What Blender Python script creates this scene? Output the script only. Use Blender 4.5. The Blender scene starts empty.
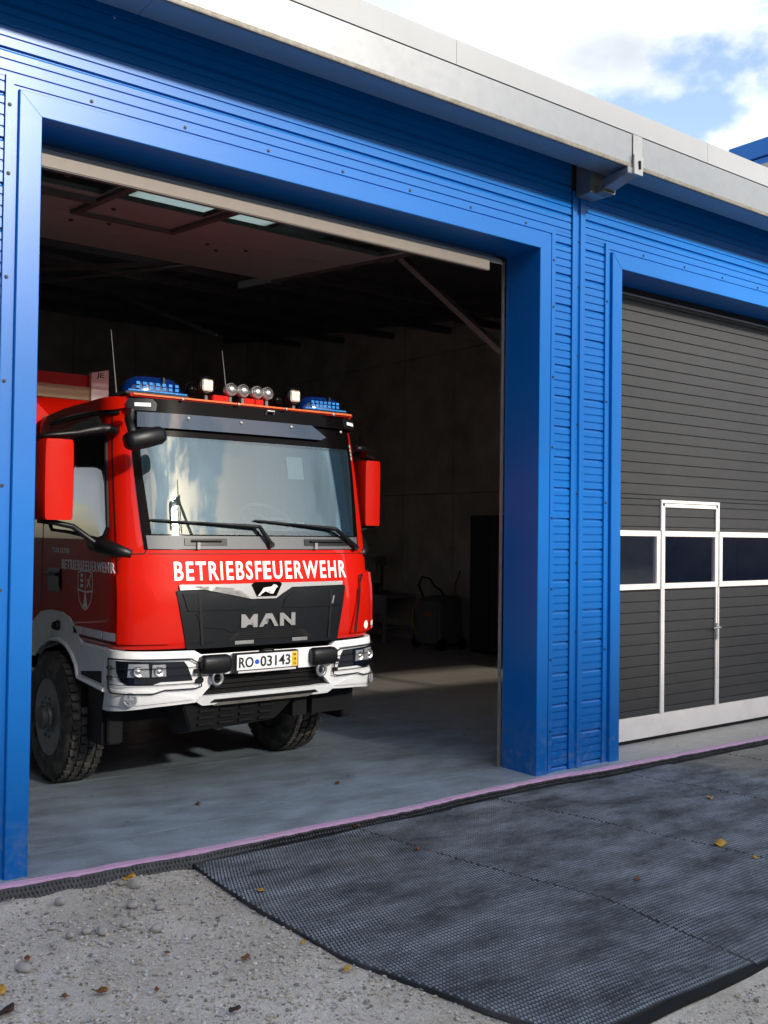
import bpy, bmesh, math, random
from mathutils import Vector, Matrix, noise as mnoise
random.seed(7)
scene=bpy.context.scene
COL=scene.collection
R=math.radians
CAMV=[1000.0, 0.6523371540962627, 0.02176502655041433, 0.012154577090548171, 5.851395825113201]
OBH=15.7
SUN_E=3.5; SUN_A=3.0; SKY_S=.125; CLOUD_B=6.9; CLOUD_LOC=(6.025353190314247, 0.6202350293949999, 17.310544739578912); EXPO=0.72; CLO=.455; CHI=.54; SUNHALO=2.2; SKYG=1.65
# ---- truck body surface
XC=3.95
EX=3.4
def _lerp(x,xs,ys):
    if x<=xs[0]: return ys[0]
    for i in range(1,len(xs)):
        if x<=xs[i]:
            t=(x-xs[i-1])/(xs[i]-xs[i-1]); return ys[i-1]+t*(ys[i]-ys[i-1])
    return ys[-1]
def cab_par(z):
    return (_lerp(z,[1.1,1.87,2.5,3.0],[1.13,1.13,1.12,1.09]),_lerp(z,[1.1,1.5,1.87,3.0],[.77,.77,.83,1.05]),.42)
def bum_par(z):
    return (1.13,.73+_lerp(z,[.68,.80,1.05,1.15],[.04,.0,.0,.02]),.42)
def _tab():
    a,b=1.13,.42; pts=[]; q=0; lx=ly=0
    for i in range(401):
        th=math.pi/2*i/400
        x=a*math.sin(th)**(2/EX); y=b*(1-max(math.cos(th),0)**(2/EX)) if i<400 else b
        if i: q+=math.hypot(x-lx,y-ly)
        pts.append((q,th)); lx,ly=x,y
    return pts
_T=_tab(); QC=_T[-1][0]; _TQ=[t[0] for t in _T]; _TT=[t[1] for t in _T]
def smap(q,z,par):
    a,Y0,b=par(z); s=1 if q>=0 else -1; q=abs(q)
    if q<QC:
        # binary search
        lo,hi=0,400
        while hi-lo>1:
            m=(lo+hi)//2
            if _TQ[m]<=q: lo=m
            else: hi=m
        t=(q-_TQ[lo])/(_TQ[hi]-_TQ[lo]); th=_TT[lo]+t*(_TT[hi]-_TT[lo])
        return (XC+s*a*math.sin(th)**(2/EX), Y0+b*(1-max(math.cos(th),0)**(2/EX)), z)
    d=q-QC; w=min(d/.35,1); yr=.77
    return (XC+s*a, (Y0+b)*(1-w)+(yr+b)*w+d, z)
def snorm(q,z,par):
    e=.004
    p=smap(q+e,z,par); m=smap(q-e,z,par); u=smap(q,z+e,par); d=smap(q,z-e,par)
    A=[p[i]-m[i] for i in range(3)]; B=[u[i]-d[i] for i in range(3)]
    n=[A[1]*B[2]-A[2]*B[1],A[2]*B[0]-A[0]*B[2],A[0]*B[1]-A[1]*B[0]]
    l=math.sqrt(sum(c*c for c in n)) or 1
    return [c/l for c in n]
# ------------------------------------------------------------------ helpers
def tag(o,label=None,cat=None,group=None,kind=None):
    if label: o['label']=label
    if cat: o['category']=cat
    if group: o['group']=group
    if kind: o['kind']=kind
    return o
def empty(name,loc,label,cat,group=None):
    o=bpy.data.objects.new(name,None); COL.objects.link(o); o.location=loc; o.empty_display_size=.2
    return tag(o,label,cat,group)
def wloc(o):
    v=Vector((0,0,0))
    while o is not None: v+=Vector(o.location); o=o.parent
    return v
class MB:
    """collects shapes given in world coordinates, links them as ONE mesh object"""
    def __init__(s): s.v=[]; s.f=[]; s.mi=[]; s.m=0
    def add(s,vs,fs):
        n=len(s.v); s.v+= [tuple(v) for v in vs]; s.f+=[tuple(i+n for i in f) for f in fs]; s.mi+=[s.m]*len(fs); return s
    def box(s,x0,x1,y0,y1,z0,z1):
        return s.add([(x0,y0,z0),(x1,y0,z0),(x1,y1,z0),(x0,y1,z0),(x0,y0,z1),(x1,y0,z1),(x1,y1,z1),(x0,y1,z1)],
          [(0,3,2,1),(4,5,6,7),(0,1,5,4),(1,2,6,5),(2,3,7,6),(3,0,4,7)])
    def hexa(s,p): # 8 points bottom ring, top ring
        return s.add(p,[(0,3,2,1),(4,5,6,7),(0,1,5,4),(1,2,6,5),(2,3,7,6),(3,0,4,7)])
    def bar(s,a,b,w,h=None,up=(0,0,1)):
        a=Vector(a); b=Vector(b); h=h or w; d=(b-a).normalized(); u=Vector(up)
        if abs(d.dot(u))>.97: u=Vector((0,1,0))
        r=d.cross(u).normalized(); u=r.cross(d)
        p=[q+r*i*w/2+u*j*h/2 for q in (a,b) for i,j in ((-1,-1),(1,-1),(1,1),(-1,1))]
        return s.add(p,[(0,1,2,3),(7,6,5,4),(0,4,5,1),(1,5,6,2),(2,6,7,3),(3,7,4,0)])
    def tube(s,pts,r,n=8,cap=True):
        pts=[Vector(p) for p in pts]; rs=r if isinstance(r,(list,tuple)) else [r]*len(pts)
        rings=[]; prev=None
        for i,p in enumerate(pts):
            d=(pts[min(i+1,len(pts)-1)]-pts[max(i-1,0)]).normalized()
            if prev is None:
                u=Vector((0,0,1)) if abs(d.z)<.9 else Vector((0,1,0))
                a=d.cross(u).normalized()
            else: a=(prev-d*prev.dot(d)).normalized()
            prev=a; b=d.cross(a)
            rings.append([p+(a*math.cos(2*math.pi*k/n)+b*math.sin(2*math.pi*k/n))*rs[i] for k in range(n)])
        vs=[v for rg in rings for v in rg]; fs=[]
        for i in range(len(pts)-1):
            for k in range(n):
                k2=(k+1)%n; fs.append((i*n+k,i*n+k2,(i+1)*n+k2,(i+1)*n+k))
        if cap: fs.append(tuple(range(n))[::-1]); fs.append(tuple((len(pts)-1)*n+k for k in range(n)))
        return s.add(vs,fs)
    def lathe(s,prof,c,axis='x',n=32,sy=1):
        """prof: list of (offset along axis, radius)"""
        vs=[];c=Vector(c)
        for o,r in prof:
            for k in range(n):
                t=2*math.pi*k/n; p,q=r*math.cos(t),r*math.sin(t)
                vs.append(c+(Vector((o,p,q)) if axis=='x' else Vector((p,o,q)) if axis=='y' else Vector((p,q,o))))
        fs=[]
        for i in range(len(prof)-1):
            for k in range(n):
                k2=(k+1)%n; fs.append((i*n+k,i*n+k2,(i+1)*n+k2,(i+1)*n+k))
        fs.append(tuple(range(n))); fs.append(tuple((len(prof)-1)*n+k for k in range(n))[::-1])
        return s.add(vs,fs)
    def build(s,name,mat,parent=None,smooth=False,bevel=0,seg=2,recalc=True,autosmooth=None):
        me=bpy.data.meshes.new(name); me.from_pydata(s.v,[],s.f)
        for m in (mat if isinstance(mat,list) else [mat]): me.materials.append(m)
        if isinstance(mat,list): me.polygons.foreach_set('material_index',s.mi)
        bm=bmesh.new(); bm.from_mesh(me)
        if recalc: bmesh.ops.recalc_face_normals(bm,faces=bm.faces)
        if bevel:
            bmesh.ops.bevel(bm,geom=[e for e in bm.edges if e.is_manifold and e.calc_face_angle(0)>.5],offset=bevel,segments=seg,affect='EDGES',clamp_overlap=True)
        if autosmooth:
            for f in bm.faces: f.smooth=True
            for e in bm.edges:
                if len(e.link_faces)==2 and e.calc_face_angle(0)>autosmooth: e.smooth=False
        bm.to_mesh(me); bm.free()
        if smooth: me.polygons.foreach_set('use_smooth',[True]*len(me.polygons))
        o=bpy.data.objects.new(name,me); COL.objects.link(o)
        if parent is not None:
            me.transform(Matrix.Translation(-wloc(parent))); o.parent=parent
        return o
def loft(mb,C,hh,hd,n=16,ex=3.0,axis='x'):
    """rounded-box cross sections along a path; C centres, hh half heights, hd half depths"""
    C=[Vector(c) for c in C]; vs=[]
    for i,c in enumerate(C):
        d=(C[min(i+1,len(C)-1)]-C[max(i-1,0)]).normalized(); side=d.cross(Vector((0,0,1))).normalized(); up=side.cross(d)
        for k in range(n):
            t=2*math.pi*k/n; a,b=math.cos(t),math.sin(t); r_=(abs(a)**ex+abs(b)**ex)**(-1/ex)
            vs.append(c+side*(a*r_*hd[i])+up*(b*r_*hh[i]))
    m_=len(C); mb.add(vs,[(i*n+k,i*n+(k+1)%n,(i+1)*n+(k+1)%n,(i+1)*n+k) for i in range(m_-1) for k in range(n)]+[tuple(range(n)),tuple((m_-1)*n+k for k in range(n))[::-1]])
def recentre(o):
    me=o.data; xs=[v.co.copy() for v in me.vertices]
    c=sum(xs,Vector())/len(xs); c.z=min(v.z for v in xs); me.transform(Matrix.Translation(-c)); o.location=Vector(o.location)+c; return o
def copy_tree(o,parent=None):
    c=o.copy(); COL.objects.link(c)
    if parent is not None: c.parent=parent
    for ch in list(o.children): copy_tree(ch,c)
    return c
# ------------------------------------------------------------------ materials
def mat(name,col,rough=.5,metal=0,var=.0,vs=6,bump=0,bs=40,coat=0,spec=.5,rvar=0,dirt=None,dirt_s=2.0,dirt_a=.0,emis=None,stretch=None,bdist=.01,coatr=.05):
    m=bpy.data.materials.new(name); m.use_nodes=True; nt=m.node_tree; N=nt.nodes; L=nt.links; b=N['Principled BSDF']
    b.inputs['Base Color'].default_value=(*col,1); b.inputs['Roughness'].default_value=rough; b.inputs['Metallic'].default_value=metal
    b.inputs['Specular IOR Level'].default_value=spec
    if coat: b.inputs['Coat Weight'].default_value=coat; b.inputs['Coat Roughness'].default_value=coatr
    tc=N.new('ShaderNodeTexCoord'); src=tc.outputs['Object']
    if stretch:
        mp=N.new('ShaderNodeMapping'); mp.inputs['Scale'].default_value=stretch; L.new(src,mp.inputs['Vector']); src=mp.outputs['Vector']
    def nz(scale,det=6,rg=.6):
        n=N.new('ShaderNodeTexNoise'); n.inputs['Scale'].default_value=scale; n.inputs['Detail'].default_value=det; n.inputs['Roughness'].default_value=rg
        L.new(src,n.inputs['Vector']); return n.outputs['Fac']
    cur=None
    if var:
        f=nz(vs); mr=N.new('ShaderNodeMapRange'); mr.inputs['From Min'].default_value=.3; mr.inputs['From Max'].default_value=.7
        mr.inputs['To Min'].default_value=1-var; mr.inputs['To Max'].default_value=1+var; L.new(f,mr.inputs['Value'])
        mx=N.new('ShaderNodeMix'); mx.data_type='RGBA'; mx.blend_type='MULTIPLY'; mx.inputs['Factor'].default_value=1
        mx.inputs['A'].default_value=(*col,1); L.new(mr.outputs['Result'],mx.inputs['B']); cur=mx.outputs['Result']
    if dirt:
        f=nz(dirt_s,8,.65); mr=N.new('ShaderNodeMapRange'); mr.inputs['From Min'].default_value=.45; mr.inputs['From Max'].default_value=.7
        mr.inputs['To Min'].default_value=0; mr.inputs['To Max'].default_value=dirt_a; L.new(f,mr.inputs['Value'])
        mx=N.new('ShaderNodeMix'); mx.data_type='RGBA'; L.new(mr.outputs['Result'],mx.inputs['Factor'])
        if cur: L.new(cur,mx.inputs['A'])
        else: mx.inputs['A'].default_value=(*col,1)
        mx.inputs['B'].default_value=(*dirt,1); cur=mx.outputs['Result']
    if cur: L.new(cur,b.inputs['Base Color'])
    if rvar:
        f=nz(vs*1.7); mr=N.new('ShaderNodeMapRange'); mr.inputs['From Min'].default_value=.3; mr.inputs['From Max'].default_value=.7
        mr.inputs['To Min'].default_value=max(0,rough-rvar); mr.inputs['To Max'].default_value=rough+rvar; L.new(f,mr.inputs['Value']); L.new(mr.outputs['Result'],b.inputs['Roughness'])
    if bump:
        f=nz(bs,8,.6); bp=N.new('ShaderNodeBump'); bp.inputs['Strength'].default_value=bump; bp.inputs['Distance'].default_value=bdist; L.new(f,bp.inputs['Height']); L.new(bp.outputs['Normal'],b.inputs['Normal'])
    if emis: b.inputs['Emission Color'].default_value=(*emis[0],1); b.inputs['Emission Strength'].default_value=emis[1]
    return m
def glassmat(name,tint,refl,rough=.02,trans=.0,maxr=.7,gcol=(1,1,1)):
    """pane: mirror-like reflection over a dark or see-through body"""
    m=bpy.data.materials.new(name); m.use_nodes=True; nt=m.node_tree; N=nt.nodes; L=nt.links
    N.remove(N['Principled BSDF']); out=N['Material Output']
    g=N.new('ShaderNodeBsdfGlossy'); g.inputs['Roughness'].default_value=rough; g.inputs['Color'].default_value=(*gcol,1)
    d=N.new('ShaderNodeBsdfPrincipled'); d.inputs['Base Color'].default_value=(*tint,1); d.inputs['Roughness'].default_value=.4; d.inputs['Specular IOR Level'].default_value=0
    body=d.outputs[0]
    if trans:
        t=N.new('ShaderNodeBsdfTransparent'); t.inputs['Color'].default_value=(*[min(1,c*1.0) for c in trans[1]],1)
        mx=N.new('ShaderNodeMixShader'); mx.inputs[0].default_value=trans[0]; L.new(body,mx.inputs[1]); L.new(t.outputs[0],mx.inputs[2]); body=mx.outputs[0]
    lw=N.new('ShaderNodeLayerWeight'); lw.inputs['Blend'].default_value=.3
    mr=N.new('ShaderNodeMapRange'); mr.inputs['To Min'].default_value=refl; mr.inputs['To Max'].default_value=maxr; L.new(lw.outputs['Fresnel'],mr.inputs['Value'])
    tc=N.new('ShaderNodeTexCoord'); n=N.new('ShaderNodeTexNoise'); n.inputs['Scale'].default_value=1.3; L.new(tc.outputs['Object'],n.inputs['Vector'])
    bp=N.new('ShaderNodeBump'); bp.inputs['Strength'].default_value=.03; bp.inputs['Distance'].default_value=.05; L.new(n.outputs['Fac'],bp.inputs['Height']); L.new(bp.outputs['Normal'],g.inputs['Normal'])
    ms=N.new('ShaderNodeMixShader'); L.new(mr.outputs['Result'],ms.inputs[0]); L.new(body,ms.inputs[1]); L.new(g.outputs[0],ms.inputs[2]); L.new(ms.outputs[0],out.inputs['Surface'])
    return m
M={}
M['blue']=mat('blue_coated_steel',(.0,.132,.47),.31,var=.04,vs=1.1,rvar=.02,spec=.42,dirt=(.015,.14,.44),dirt_s=3,dirt_a=.08)
def add_splash(m):
    nt=m.node_tree; N=nt.nodes; L=nt.links; b=N['Principled BSDF']; old=b.inputs['Base Color'].links[0].from_socket
    g=N.new('ShaderNodeNewGeometry'); s=N.new('ShaderNodeSeparateXYZ'); L.new(g.outputs['Position'],s.inputs[0])
    mr=N.new('ShaderNodeMapRange'); mr.inputs['From Min'].default_value=.55; mr.inputs['From Max'].default_value=0; mr.inputs['To Max'].default_value=.5; L.new(s.outputs['Z'],mr.inputs['Value'])
    n=N.new('ShaderNodeTexNoise'); n.inputs['Scale'].default_value=14; n.inputs['Detail'].default_value=8; n.inputs['Roughness'].default_value=.7; L.new(g.outputs['Position'],n.inputs['Vector'])
    m2=N.new('ShaderNodeMapRange'); m2.inputs['From Min'].default_value=.48; m2.inputs['From Max'].default_value=.68; L.new(n.outputs['Fac'],m2.inputs['Value'])
    mu=N.new('ShaderNodeMath'); mu.operation='MULTIPLY'; L.new(mr.outputs[0],mu.inputs[0]); L.new(m2.outputs[0],mu.inputs[1])
    x=N.new('ShaderNodeMix'); x.data_type='RGBA'; L.new(mu.outputs[0],x.inputs['Factor']); L.new(old,x.inputs['A']); x.inputs['B'].default_value=(.22,.25,.30,1); L.new(x.outputs['Result'],b.inputs['Base Color'])
add_splash(M['blue'])
M['screw']=mat('screw_metal',(.02,.025,.035),.6,0,var=.1)
M['galv']=mat('galvanised_zinc',(.27,.28,.285),.38,.55,var=.05,vs=14,rvar=.06,dirt=(.27,.27,.27),dirt_s=9,dirt_a=.35)
M['galv_edge']=mat('weathered_gutter_lip',(.20,.185,.155),.6,.3,var=.25,vs=30,dirt=(.12,.10,.07),dirt_s=14,dirt_a=.8)
M['fascia']=mat('pale_grey_flashing',(.30,.31,.32),.5,.0,var=.04,vs=2,rvar=.05)
M['rubber']=mat('black_rubber_seal',(.007,.007,.0075),.65,var=.2,spec=.25)
M['concrete_wall']=mat('precast_concrete',(.52,.48,.42),.85,var=.15,vs=2.5,bump=.2,bs=60,dirt=(.18,.15,.12),dirt_s=1.2,dirt_a=.5)
M['roof_dark']=mat('dark_roof_deck',(.10,.098,.095),.8,var=.2,vs=3)
M['steel_dark']=mat('dark_primed_steel',(.11,.105,.10),.6,.1,var=.2,vs=8)
M['track']=mat('galvanised_track',(.45,.41,.36),.4,.7,var=.1,vs=20)
M['seal_beige']=mat('beige_door_rail',(.165,.14,.118),.55,.0,var=.06,vs=10)
M['door_under']=mat('brown_grey_door_skin',(.36,.39,.37),.6,var=.08,vs=5)
M['door_grey']=mat('anthracite_door_skin',(.035,.035,.035),.42,var=.06,vs=4,bump=.55,bs=70,bdist=.004,rvar=.05)
M['door_groove']=mat('door_joint_shadow_gap',(.028,.028,.028),.7,var=.1)
M['alu']=mat('white_aluminium',(.86,.81,.76),.42,.0,var=.03,vs=5,dirt=(.5,.47,.43),dirt_s=4,dirt_a=.25)
M['red']=mat('fire_red_paint',(.50,.008,.002),.45,var=.03,vs=3,coat=.55,spec=.08,coatr=.025)
M['red_side']=M['red']
M['white']=mat('white_bumper_paint',(.83,.83,.82),.5,var=.02,vs=4,coat=.1,spec=.3,dirt=(.62,.61,.58),dirt_s=7,dirt_a=.3)
M['letter']=mat('reflective_white_film',(.85,.84,.82),.45,var=.02)
M['decal_grey']=mat('silver_film',(.66,.62,.61),.5,var=.05)
M['black']=mat('black_plastic',(.005,.005,.0055),.42,var=.15,vs=8,bump=.05,bs=200,bdist=.002,spec=.35)
M['black_gloss']=mat('gloss_black_panel',(.004,.003,.003),.14,var=.1,spec=.05)
M['grille']=mat('dark_grey_grille_plastic',(.005,.0065,.009),.5,spec=.14,var=.1,vs=5,bump=.08,bs=150,bdist=.002)
M['cowl']=mat('grey_wiper_cowl',(.085,.09,.095),.5,var=.06)
M['chrome']=mat('chrome',(.78,.77,.75),.16,.65,var=.03)
M['silver']=mat('brushed_silver',(.62,.60,.58),.3,.9,var=.1,vs=20)
M['tyre']=mat('tyre_rubber',(.034,.032,.030),.8,var=.25,vs=12,dirt=(.17,.16,.14),dirt_s=9,dirt_a=.8,bump=.2,bs=90,bdist=.003)
M['rim']=mat('dusty_steel_rim',(.20,.20,.20),.5,.5,var=.15,dirt=(.10,.09,.075),dirt_s=7,dirt_a=.6)
M['wood']=mat('rough_plank',(.50,.38,.26),.8,var=.2,vs=10,stretch=(1,8,20),bump=.2,bs=30)
M['lamp_glass']=glassmat('lamp_lens',(.30,.31,.32),.25,.08)
M['lamp_dark']=glassmat('headlight_cover',(.006,.008,.012),.04,.06)
M['led']=mat('cream_led_lens',(.75,.65,.52),.3,var=.1,vs=40)
M['blue_lens']=mat('blue_beacon_dome',(.001,.014,.085),.12,coat=.3,var=.1,vs=25)
M['blue_led']=mat('pale_blue_reflector',(.03,.22,.60),.25,var=.5,vs=60)
M['orange']=mat('amber_edge',(.75,.12,.01),.4,var=.1)
M['screen_glass']=glassmat('windscreen_glass',(.03,.055,.072),.055,.012,gcol=(.84,.97,1.0),trans=(.62,(.80,.88,.88)))
M['tint_glass']=glassmat('tinted_sun_band',(.03,.045,.07),.015,.03)
M['side_glass']=glassmat('side_window_glass',(.010,.012,.014),.10,.02,trans=(.6,(.45,.5,.5)))
M['door_glass']=glassmat('dark_door_pane',(.001,.016,.058),.0,.06,maxr=.10,trans=(.78,(.85,.82,.80)))
M['plate_white']=mat('number_plate_white',(.80,.80,.80),.4,var=.02)
M['plate_yellow']=mat('number_plate_yellow',(.85,.50,.02),.4,var=.02)
M['plate_black']=mat('number_plate_black',(.01,.01,.01),.5,var=.02)
M['plate_blue']=mat('seal_blue',(.02,.08,.45),.4,var=.02)
M['xps']=mat('pink_insulation_board',(.62,.35,.56),.8,var=.08,vs=12,dirt=(.50,.42,.46),dirt_s=8,dirt_a=.7,bump=.3,bs=50)
M['leaf_y']=mat('yellow_leaf',(.55,.30,.03),.6,var=.3,vs=40)
M['leaf_b']=mat('brown_leaf',(.20,.075,.02),.7,var=.35,vs=40)
M['leaf_d']=mat('dark_leaf',(.05,.025,.015),.7,var=.35,vs=40)
M['stone']=mat('pale_pebble',(.36,.335,.30),.85,var=.2,vs=25,bump=.2,bs=120,bdist=.003)
M['opal']=None
# ------------------------------------------------------------------ ground materials
def gravel_mat():
    m=bpy.data.materials.new('gravel'); m.use_nodes=True; nt=m.node_tree; N=nt.nodes; L=nt.links; b=N['Principled BSDF']; b.inputs['Roughness'].default_value=.9
    tc=N.new('ShaderNodeTexCoord')
    def vor(s):
        v=N.new('ShaderNodeTexVoronoi'); v.inputs['Scale'].default_value=s; L.new(tc.outputs['Object'],v.inputs['Vector']); return v
    v1=vor(95); v2=vor(210); n=N.new('ShaderNodeTexNoise'); n.inputs['Scale'].default_value=1.6; n.inputs['Detail'].default_value=9; n.inputs['Roughness'].default_value=.7; L.new(tc.outputs['Object'],n.inputs['Vector'])
    r1=N.new('ShaderNodeValToRGB'); L.new(v1.outputs['Color'],r1.inputs['Fac']); e=r1.color_ramp.elements; e[0].color=(.44,.405,.355,1); e[1].color=(.68,.64,.575,1)
    r2=N.new('ShaderNodeValToRGB'); L.new(n.outputs['Fac'],r2.inputs['Fac']); e=r2.color_ramp.elements; e[0].position=.35; e[0].color=(.74,.70,.64,1); e[1].position=.65; e[1].color=(1.1,1.08,1.05,1)
    mx=N.new('ShaderNodeMix'); mx.data_type='RGBA'; mx.blend_type='MULTIPLY'; mx.inputs['Factor'].default_value=1; L.new(r1.outputs[0],mx.inputs['A']); L.new(r2.outputs[0],mx.inputs['B']); L.new(mx.outputs['Result'],b.inputs['Base Color'])
    ad=N.new('ShaderNodeMath'); ad.operation='MULTIPLY_ADD'; L.new(v1.outputs['Distance'],ad.inputs[0]); ad.inputs[1].default_value=-1; L.new(v2.outputs['Distance'],ad.inputs[2])
    bp=N.new('ShaderNodeBump'); bp.inputs['Strength'].default_value=.6; bp.inputs['Distance'].default_value=.007; L.new(ad.outputs[0],bp.inputs['Height']); L.new(bp.outputs['Normal'],b.inputs['Normal'])
    return m
def slab_mat():
    m=mat('power_floated_concrete',(.30,.365,.42),.38,var=.16,vs=3.2,rvar=.12,dirt=(.15,.165,.18),dirt_s=1.5,dirt_a=.85,bump=.05,bs=30,stretch=(1,1.8,1))
    nt=m.node_tree; N=nt.nodes; L=nt.links; b=N['Principled BSDF']; old=b.inputs['Base Color'].links[0].from_socket; tc=N.new('ShaderNodeTexCoord')
    def nz(s,d,rg,st=(1,1,1)):
        mp=N.new('ShaderNodeMapping'); mp.inputs['Scale'].default_value=st; L.new(tc.outputs['Object'],mp.inputs['Vector']); n=N.new('ShaderNodeTexNoise'); n.inputs['Scale'].default_value=s; n.inputs['Detail'].default_value=d; n.inputs['Roughness'].default_value=rg; L.new(mp.outputs[0],n.inputs['Vector']); return n.outputs['Fac']
    def rng(v,a,c,lo,hi):
        q=N.new('ShaderNodeMapRange'); q.inputs['From Min'].default_value=a; q.inputs['From Max'].default_value=c; q.inputs['To Min'].default_value=lo; q.inputs['To Max'].default_value=hi; L.new(v,q.inputs['Value']); return q.outputs[0]
    def mix(f,a,c,mode='MIX'):
        x=N.new('ShaderNodeMix'); x.data_type='RGBA'; x.blend_type=mode
        if isinstance(f,float): x.inputs['Factor'].default_value=f
        else: L.new(f,x.inputs['Factor'])
        L.new(a,x.inputs['A'])
        if isinstance(c,tuple): x.inputs['B'].default_value=c
        else: L.new(c,x.inputs['B'])
        return x.outputs['Result']
    c=mix(1.0,old,rng(nz(60,4,.7),.3,.7,.86,1.14),'MULTIPLY')
    c=mix(rng(nz(5,10,.8,(1,3,1)),.57,.68,0,.55),c,(.42,.46,.50,1))          # pale scuffs
    c=mix(rng(nz(2.3,12,.75,(3,.5,1)),.60,.70,0,.6),c,(.10,.11,.12,1))       # dark tyre scuffing along the driving direction
    s=N.new('ShaderNodeSeparateXYZ'); L.new(tc.outputs['Object'],s.inputs[0]); a=N.new('ShaderNodeMath'); a.operation='MULTIPLY_ADD'; a.inputs[1].default_value=2.5; L.new(nz(1.5,8,.7),a.inputs[0]); L.new(s.outputs['X'],a.inputs[2])
    c=mix(rng(a.outputs[0],7.8,9.6,0,.85),c,(.46,.42,.36,1))                    # sandy dust outside the grey door
    L.new(c,b.inputs['Base Color']); return m
def matmat():
    m=bpy.data.materials.new('studded_rubber'); m.use_nodes=True; nt=m.node_tree; N=nt.nodes; L=nt.links; b=N['Principled BSDF']; b.inputs['Roughness'].default_value=.8; b.inputs['Specular IOR Level'].default_value=.25
    tc=N.new('ShaderNodeTexCoord')
    def nz(s,d,r=.65,st=None):
        n=N.new('ShaderNodeTexNoise'); n.inputs['Scale'].default_value=s; n.inputs['Detail'].default_value=d; n.inputs['Roughness'].default_value=r
        src=tc.outputs['Object']
        if st:
            mp=N.new('ShaderNodeMapping'); mp.inputs['Scale'].default_value=st; mp.inputs['Rotation'].default_value=(0,0,.5); L.new(src,mp.inputs['Vector']); src=mp.outputs['Vector']
        L.new(src,n.inputs['Vector']); return n.outputs['Fac']
    a=nz(1.7,12,.78,(1,2.2,1)); r=N.new('ShaderNodeValToRGB'); L.new(a,r.inputs['Fac']); e=r.color_ramp.elements
    e[0].position=.38; e[0].color=(.075,.083,.093,1); e[1].position=.68; e[1].color=(.36,.40,.445,1)
    c=nz(.75,7); r2=N.new('ShaderNodeMapRange'); r2.inputs['From Min'].default_value=.60; r2.inputs['From Max'].default_value=.74; r2.inputs['To Max'].default_value=.75; L.new(c,r2.inputs['Value'])
    mx=N.new('ShaderNodeMix'); mx.data_type='RGBA'; L.new(r2.outputs['Result'],mx.inputs['Factor']); L.new(r.outputs[0],mx.inputs['A']); mx.inputs['B'].default_value=(.17,.15,.12,1)
    sx=N.new('ShaderNodeSeparateXYZ'); L.new(tc.outputs['Object'],sx.inputs[0]); ex_=N.new('ShaderNodeMath'); ex_.operation='MULTIPLY_ADD'; ex_.inputs[1].default_value=.9; L.new(sx.outputs['Y'],ex_.inputs[0]); L.new(sx.outputs['X'],ex_.inputs[2])
    dn=N.new('ShaderNodeMath'); dn.operation='MULTIPLY_ADD'; dn.inputs[1].default_value=3.5; L.new(nz(1.3,8),dn.inputs[0]); L.new(ex_.outputs[0],dn.inputs[2])
    rr=N.new('ShaderNodeMapRange'); rr.inputs['From Min'].default_value=8.6; rr.inputs['From Max'].default_value=10.6; rr.inputs['To Max'].default_value=.92; L.new(dn.outputs[0],rr.inputs['Value'])
    m9=N.new('ShaderNodeMix'); m9.data_type='RGBA'; L.new(rr.outputs['Result'],m9.inputs['Factor']); L.new(mx.outputs['Result'],m9.inputs['A']); m9.inputs['B'].default_value=(.44,.39,.31,1); mx=m9
    f=nz(90,3); r3=N.new('ShaderNodeMapRange'); r3.inputs['To Min'].default_value=.6; r3.inputs['To Max'].default_value=1.4; L.new(f,r3.inputs['Value'])
    m2=N.new('ShaderNodeMix'); m2.data_type='RGBA'; m2.blend_type='MULTIPLY'; m2.inputs['Factor'].default_value=1; L.new(mx.outputs['Result'],m2.inputs['A']); L.new(r3.outputs['Result'],m2.inputs['B'])
    L.new(m2.outputs['Result'],b.inputs['Base Color'])
    return m
M['gravel']=gravel_mat(); M['slab']=slab_mat(); M['mat_stud']=matmat()
M['mat_base']=mat('rubber_mat_base',(.016,.018,.021),.7,var=.3,vs=6,dirt=(.11,.11,.11),dirt_s=2.5,dirt_a=.6)
M['membrane']=mat('black_dimpled_membrane',(.006,.007,.010),.38,var=.2,vs=8,dirt=(.10,.11,.12),dirt_s=9,dirt_a=.25)
M['chip']=mat('gravel_chips',(.29,.275,.25),.9,var=.45,vs=60)
# ------------------------------------------------------------------ terrain
def nzv(x,y,s,seed=0): return mnoise.noise(Vector((x*s,y*s,seed)))
def ground_z(x,y): # loose gravel, a little lower than the slab, higher to the right
    return -.082+.018*nzv(x,y,1.1,3)+.006*nzv(x,y,5,8)+max(0,1-abs(y+.24)/.12)*(.012+.030*nzv(x,y,6,4))*(x<3.1)
m=MB()
def grid(mb,xs,ys,zf):
    n=len(ys); vs=[(x,y,zf(x,y)) for x in xs for y in ys]
    mb.add(vs,[(i*n+j,(i+1)*n+j,(i+1)*n+j+1,i*n+j+1) for i in range(len(xs)-1) for j in range(n-1)])
fx=[-400,-150,-60,-25,-12,-6]+[-3+.06*i for i in range(250)]+[14,18,25,45,90,200,400]
fy=[-400,-200,-100,-60,-30,-15,-8]+[-5+.06*i for i in range(84)]+[.05,1,20,60,200,400]
grid(m,fx,fy,lambda x,y: ground_z(x,y) if -5.2<y<.0 and -3.1<x<12.1 else -.085 if y<.02 else -.5 if (y<20 and -7<x<13) else -.12)
g=m.build('ground',M['gravel'],smooth=True); tag(g,kind='structure')
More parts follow.
